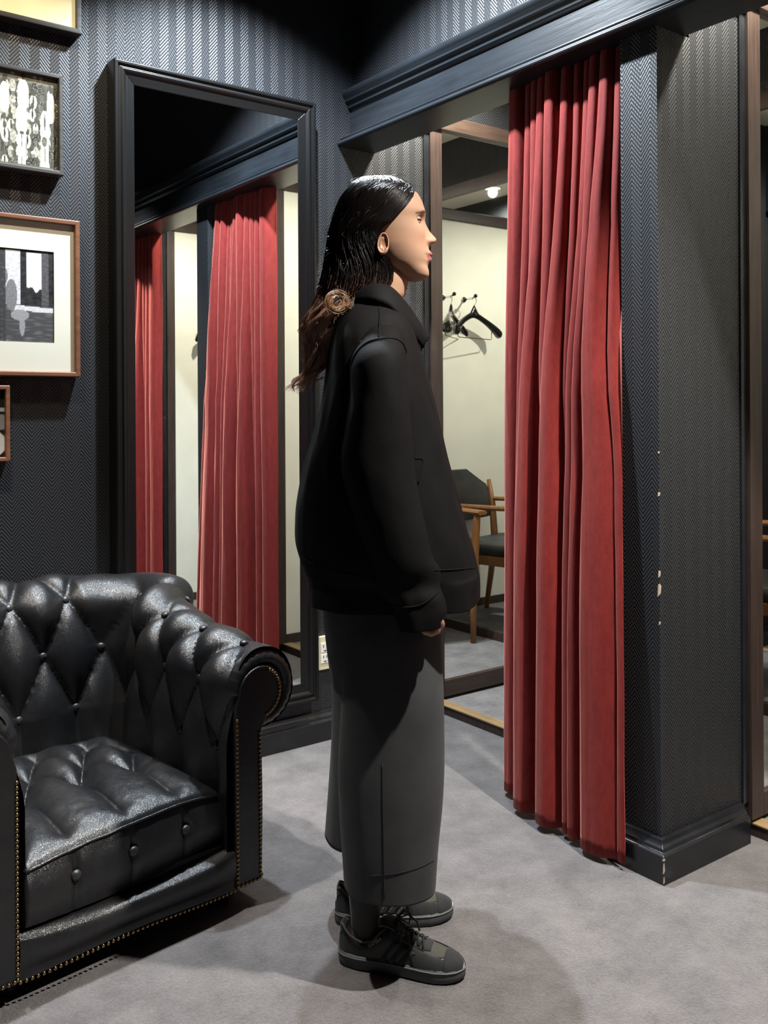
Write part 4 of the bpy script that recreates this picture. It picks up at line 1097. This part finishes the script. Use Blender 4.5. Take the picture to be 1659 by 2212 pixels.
def sneaker(h, t, side, near):
    dr = (t-h).normalized(); ang = math.atan2(dr.y, dr.x)
    mw = Matrix.Translation(h) @ Matrix.Rotation(ang, 4, 'Z')
    xs = [.272*(1-math.cos(PI*i/46))/2 for i in range(47)]
    rws = [[upper_pt(x, lerp(-1, 1, k/28), side) for k in range(29)] for x in xs]
    V, F = grid(rws, False, True); up_ = mesh('sneaker', V, F, M['shoeleather'], PERS); up_.matrix_local = mw
    tag(up_, 'near black sneaker with grey sole' if near else 'far black sneaker with grey sole')
    ol = []
    for x in xs: ol.append((x, hwid(x)))
    ring = [(x, w+midl(x)*side) for x, w in ol]+[(x, -w+midl(x)*side) for x, w in reversed(ol)]
    rws = []
    for (e, zf) in ((-.004, 0), (.0005, .12), (.0015, .45), (.001, .8), (-.002, 1.0), (-.008, 1.02)):
        rr = []
        for (x, y) in ring:
            zs = .004*max(0, (x-.2)/.072)**2; cx = .136; vx, vy = x-cx, y; l = max(.02, math.hypot(vx*.35, vy)); rr.append((x+e*vx/.136, y+e*vy/l, zs+zf*(sole_up(x)-zs)))
        rws.append(rr)
    V, F = grid(rws, True, True); F.append(tuple(range(len(ring)))); so = mesh('sole', V, F, M['sole'], up_)
    rr = [(x+.0014*(x-.136)/.136, y*1.0+.0014*(1 if y > 0 else -1), sole_up(x)*.86) for (x, y) in ring]; tube('sole_strip', rr+[rr[0]], .0014, M['solestrip'], so, 6)
    # overlays follow the upper
    def patch(name, f, m, nu=14, nv=10, off=.0014):
        rws = [[upper_pt(*f(u/nu, v/nv), side, off) for v in range(nv+1)] for u in range(nu+1)]
        V, F = grid(rws, False, True); o = mesh(name, V, F, m, up_); o.modifiers.new('s', 'SOLIDIFY').thickness = .0016; return o
    patch('toe_vamp', lambda u, v: (lerp(.170, .238, u), lerp(-.66, .66, v)*(1-.55*u*u)), M['olive'])
    patch('toe_guard', lambda u, v: (lerp(.165, .2715, u**.8), lerp(-1, -.45-.0*u, v) if u < .999 else lerp(-1, -.4, v)), M['suede'], 18, 8, .0022)
    patch('toe_guard', lambda u, v: (lerp(.165, .2715, u**.8), lerp(1, .45, v)), M['suede'], 18, 8, .0022)
    patch('toe_cap', lambda u, v: (lerp(.232, .2715, u), lerp(-.98, .98, v)), M['suede'], 10, 18, .0026)
    patch('eyestay', lambda u, v: (lerp(.118, .190, u), lerp(-.52+.10*u, -.16+.10*u, v)), M['suede'], 12, 6, .0024)
    patch('eyestay', lambda u, v: (lerp(.118, .190, u), lerp(.52-.10*u, .16-.10*u, v)), M['suede'], 12, 6, .0024)
    patch('eyestay', lambda u, v: (lerp(.186, .204, u), lerp(-.42, .42, v)*(1-.3*u)), M['suede'], 6, 12, .0026)
    patch('heel_tab', lambda u, v: (lerp(.0015, .020, u), lerp(-.62, .62, v)), M['suede'], 8, 14, .0022)
    for sd_ in (-1, 1):
        for q in range(3):
            patch('stripe', lambda u, v, q=q: (lerp(.098+.019*q, .128+.019*q, u)+.010*v, sd_*lerp(.98, .60, u)), M['suede'], 8, 3, .0014)
    # tongue, laces, collar
    rws = []
    for i in range(13):
        u = i/12; x = lerp(.150, .094, u); z0 = topz(x)+.004+.012*sstep(.4, 1, u); wv = lerp(.016, .022, math.sin(PI*u*.8)); rws.append([(x-.004*math.sin(PI*k/8), lerp(-wv, wv, k/8), z0+.004*math.sin(PI*k/8)) for k in range(9)])
    V, F = grid(rws); o = mesh('tongue', V, F, M['suede'], up_); o.modifiers.new('s', 'SOLIDIFY').thickness = .005
    for q in range(6):
        x0 = .124+q*.011; a_, b_ = upper_pt(x0, -.34, side, .004), upper_pt(x0+.009, .34, side, .004); mdl = upper_pt(x0+.005, 0, side, .007); tube('lace', [a_, mdl, b_], .0021, M['lace'], up_, 6)
        a_, b_ = upper_pt(x0, .34, side, .004), upper_pt(x0+.009, -.34, side, .004); mdl = upper_pt(x0+.005, 0, side, .009); tube('lace', [a_, mdl, b_], .0021, M['lace'], up_, 6)
    k0 = upper_pt(.126, 0, side, .012)
    for s_ in (-1, 1):
        tube('lace', [k0, k0+Vector((.012, s_*.018, .012)), k0+Vector((.022, s_*.034, -.004)), k0+Vector((.018, s_*.036, -.026)), k0+Vector((.006, s_*.024, -.014)), k0], .0020, M['lace'], up_, 6)
        tube('lace', [k0, k0+Vector((.020, s_*.020, .002)), k0+Vector((.036, s_*.034, -.018)), k0+Vector((.040, s_*.040, -.040))], .0020, M['lace'], up_, 6)
    cr = []
    for i in range(41):
        a = 2*PI*i/40; x = .056+.050*math.cos(a); y = .0285*math.sin(a)*(1-.12*math.cos(a)); cr.append(Vector((x, y, topz(max(.006, x))-.004+.006*abs(math.sin(a))*0+ (.002 if x > .09 else 0))))
    tube('collar_lining', cr, .0026, M['lining'], up_, 8)
    if near:
        cu = bpy.data.curves.new('lettering', 'FONT'); cu.body = 'SAMBA'; cu.size = .0105; cu.extrude = .0002
        to = bpy.data.objects.new('tmp', cu); COL.objects.link(to); dg = bpy.context.evaluated_depsgraph_get(); me = bpy.data.meshes.new_from_object(to.evaluated_get(dg)); bpy.data.objects.remove(to)
        lt = bpy.data.objects.new('gold_lettering', me); link(lt, up_); me.materials.clear(); me.materials.append(M['gold'])
        p0 = upper_pt(.074, -.70, side, .003); lt.location = p0
        ex = (upper_pt(.098, -.60, side, .003)-p0).normalized(); nn_ = Vector((0, -1, .45)).normalized(); ey = nn_.cross(ex).normalized(); nn_ = ex.cross(ey)
        lt.matrix_local = Matrix(((ex.x, ey.x, nn_.x, p0.x), (ex.y, ey.y, nn_.y, p0.y), (ex.z, ey.z, nn_.z, p0.z), (0, 0, 0, 1)))
    return up_
sneaker(heelN, toeN, 1, True)
sneaker(heelF, toeF, -1, False)
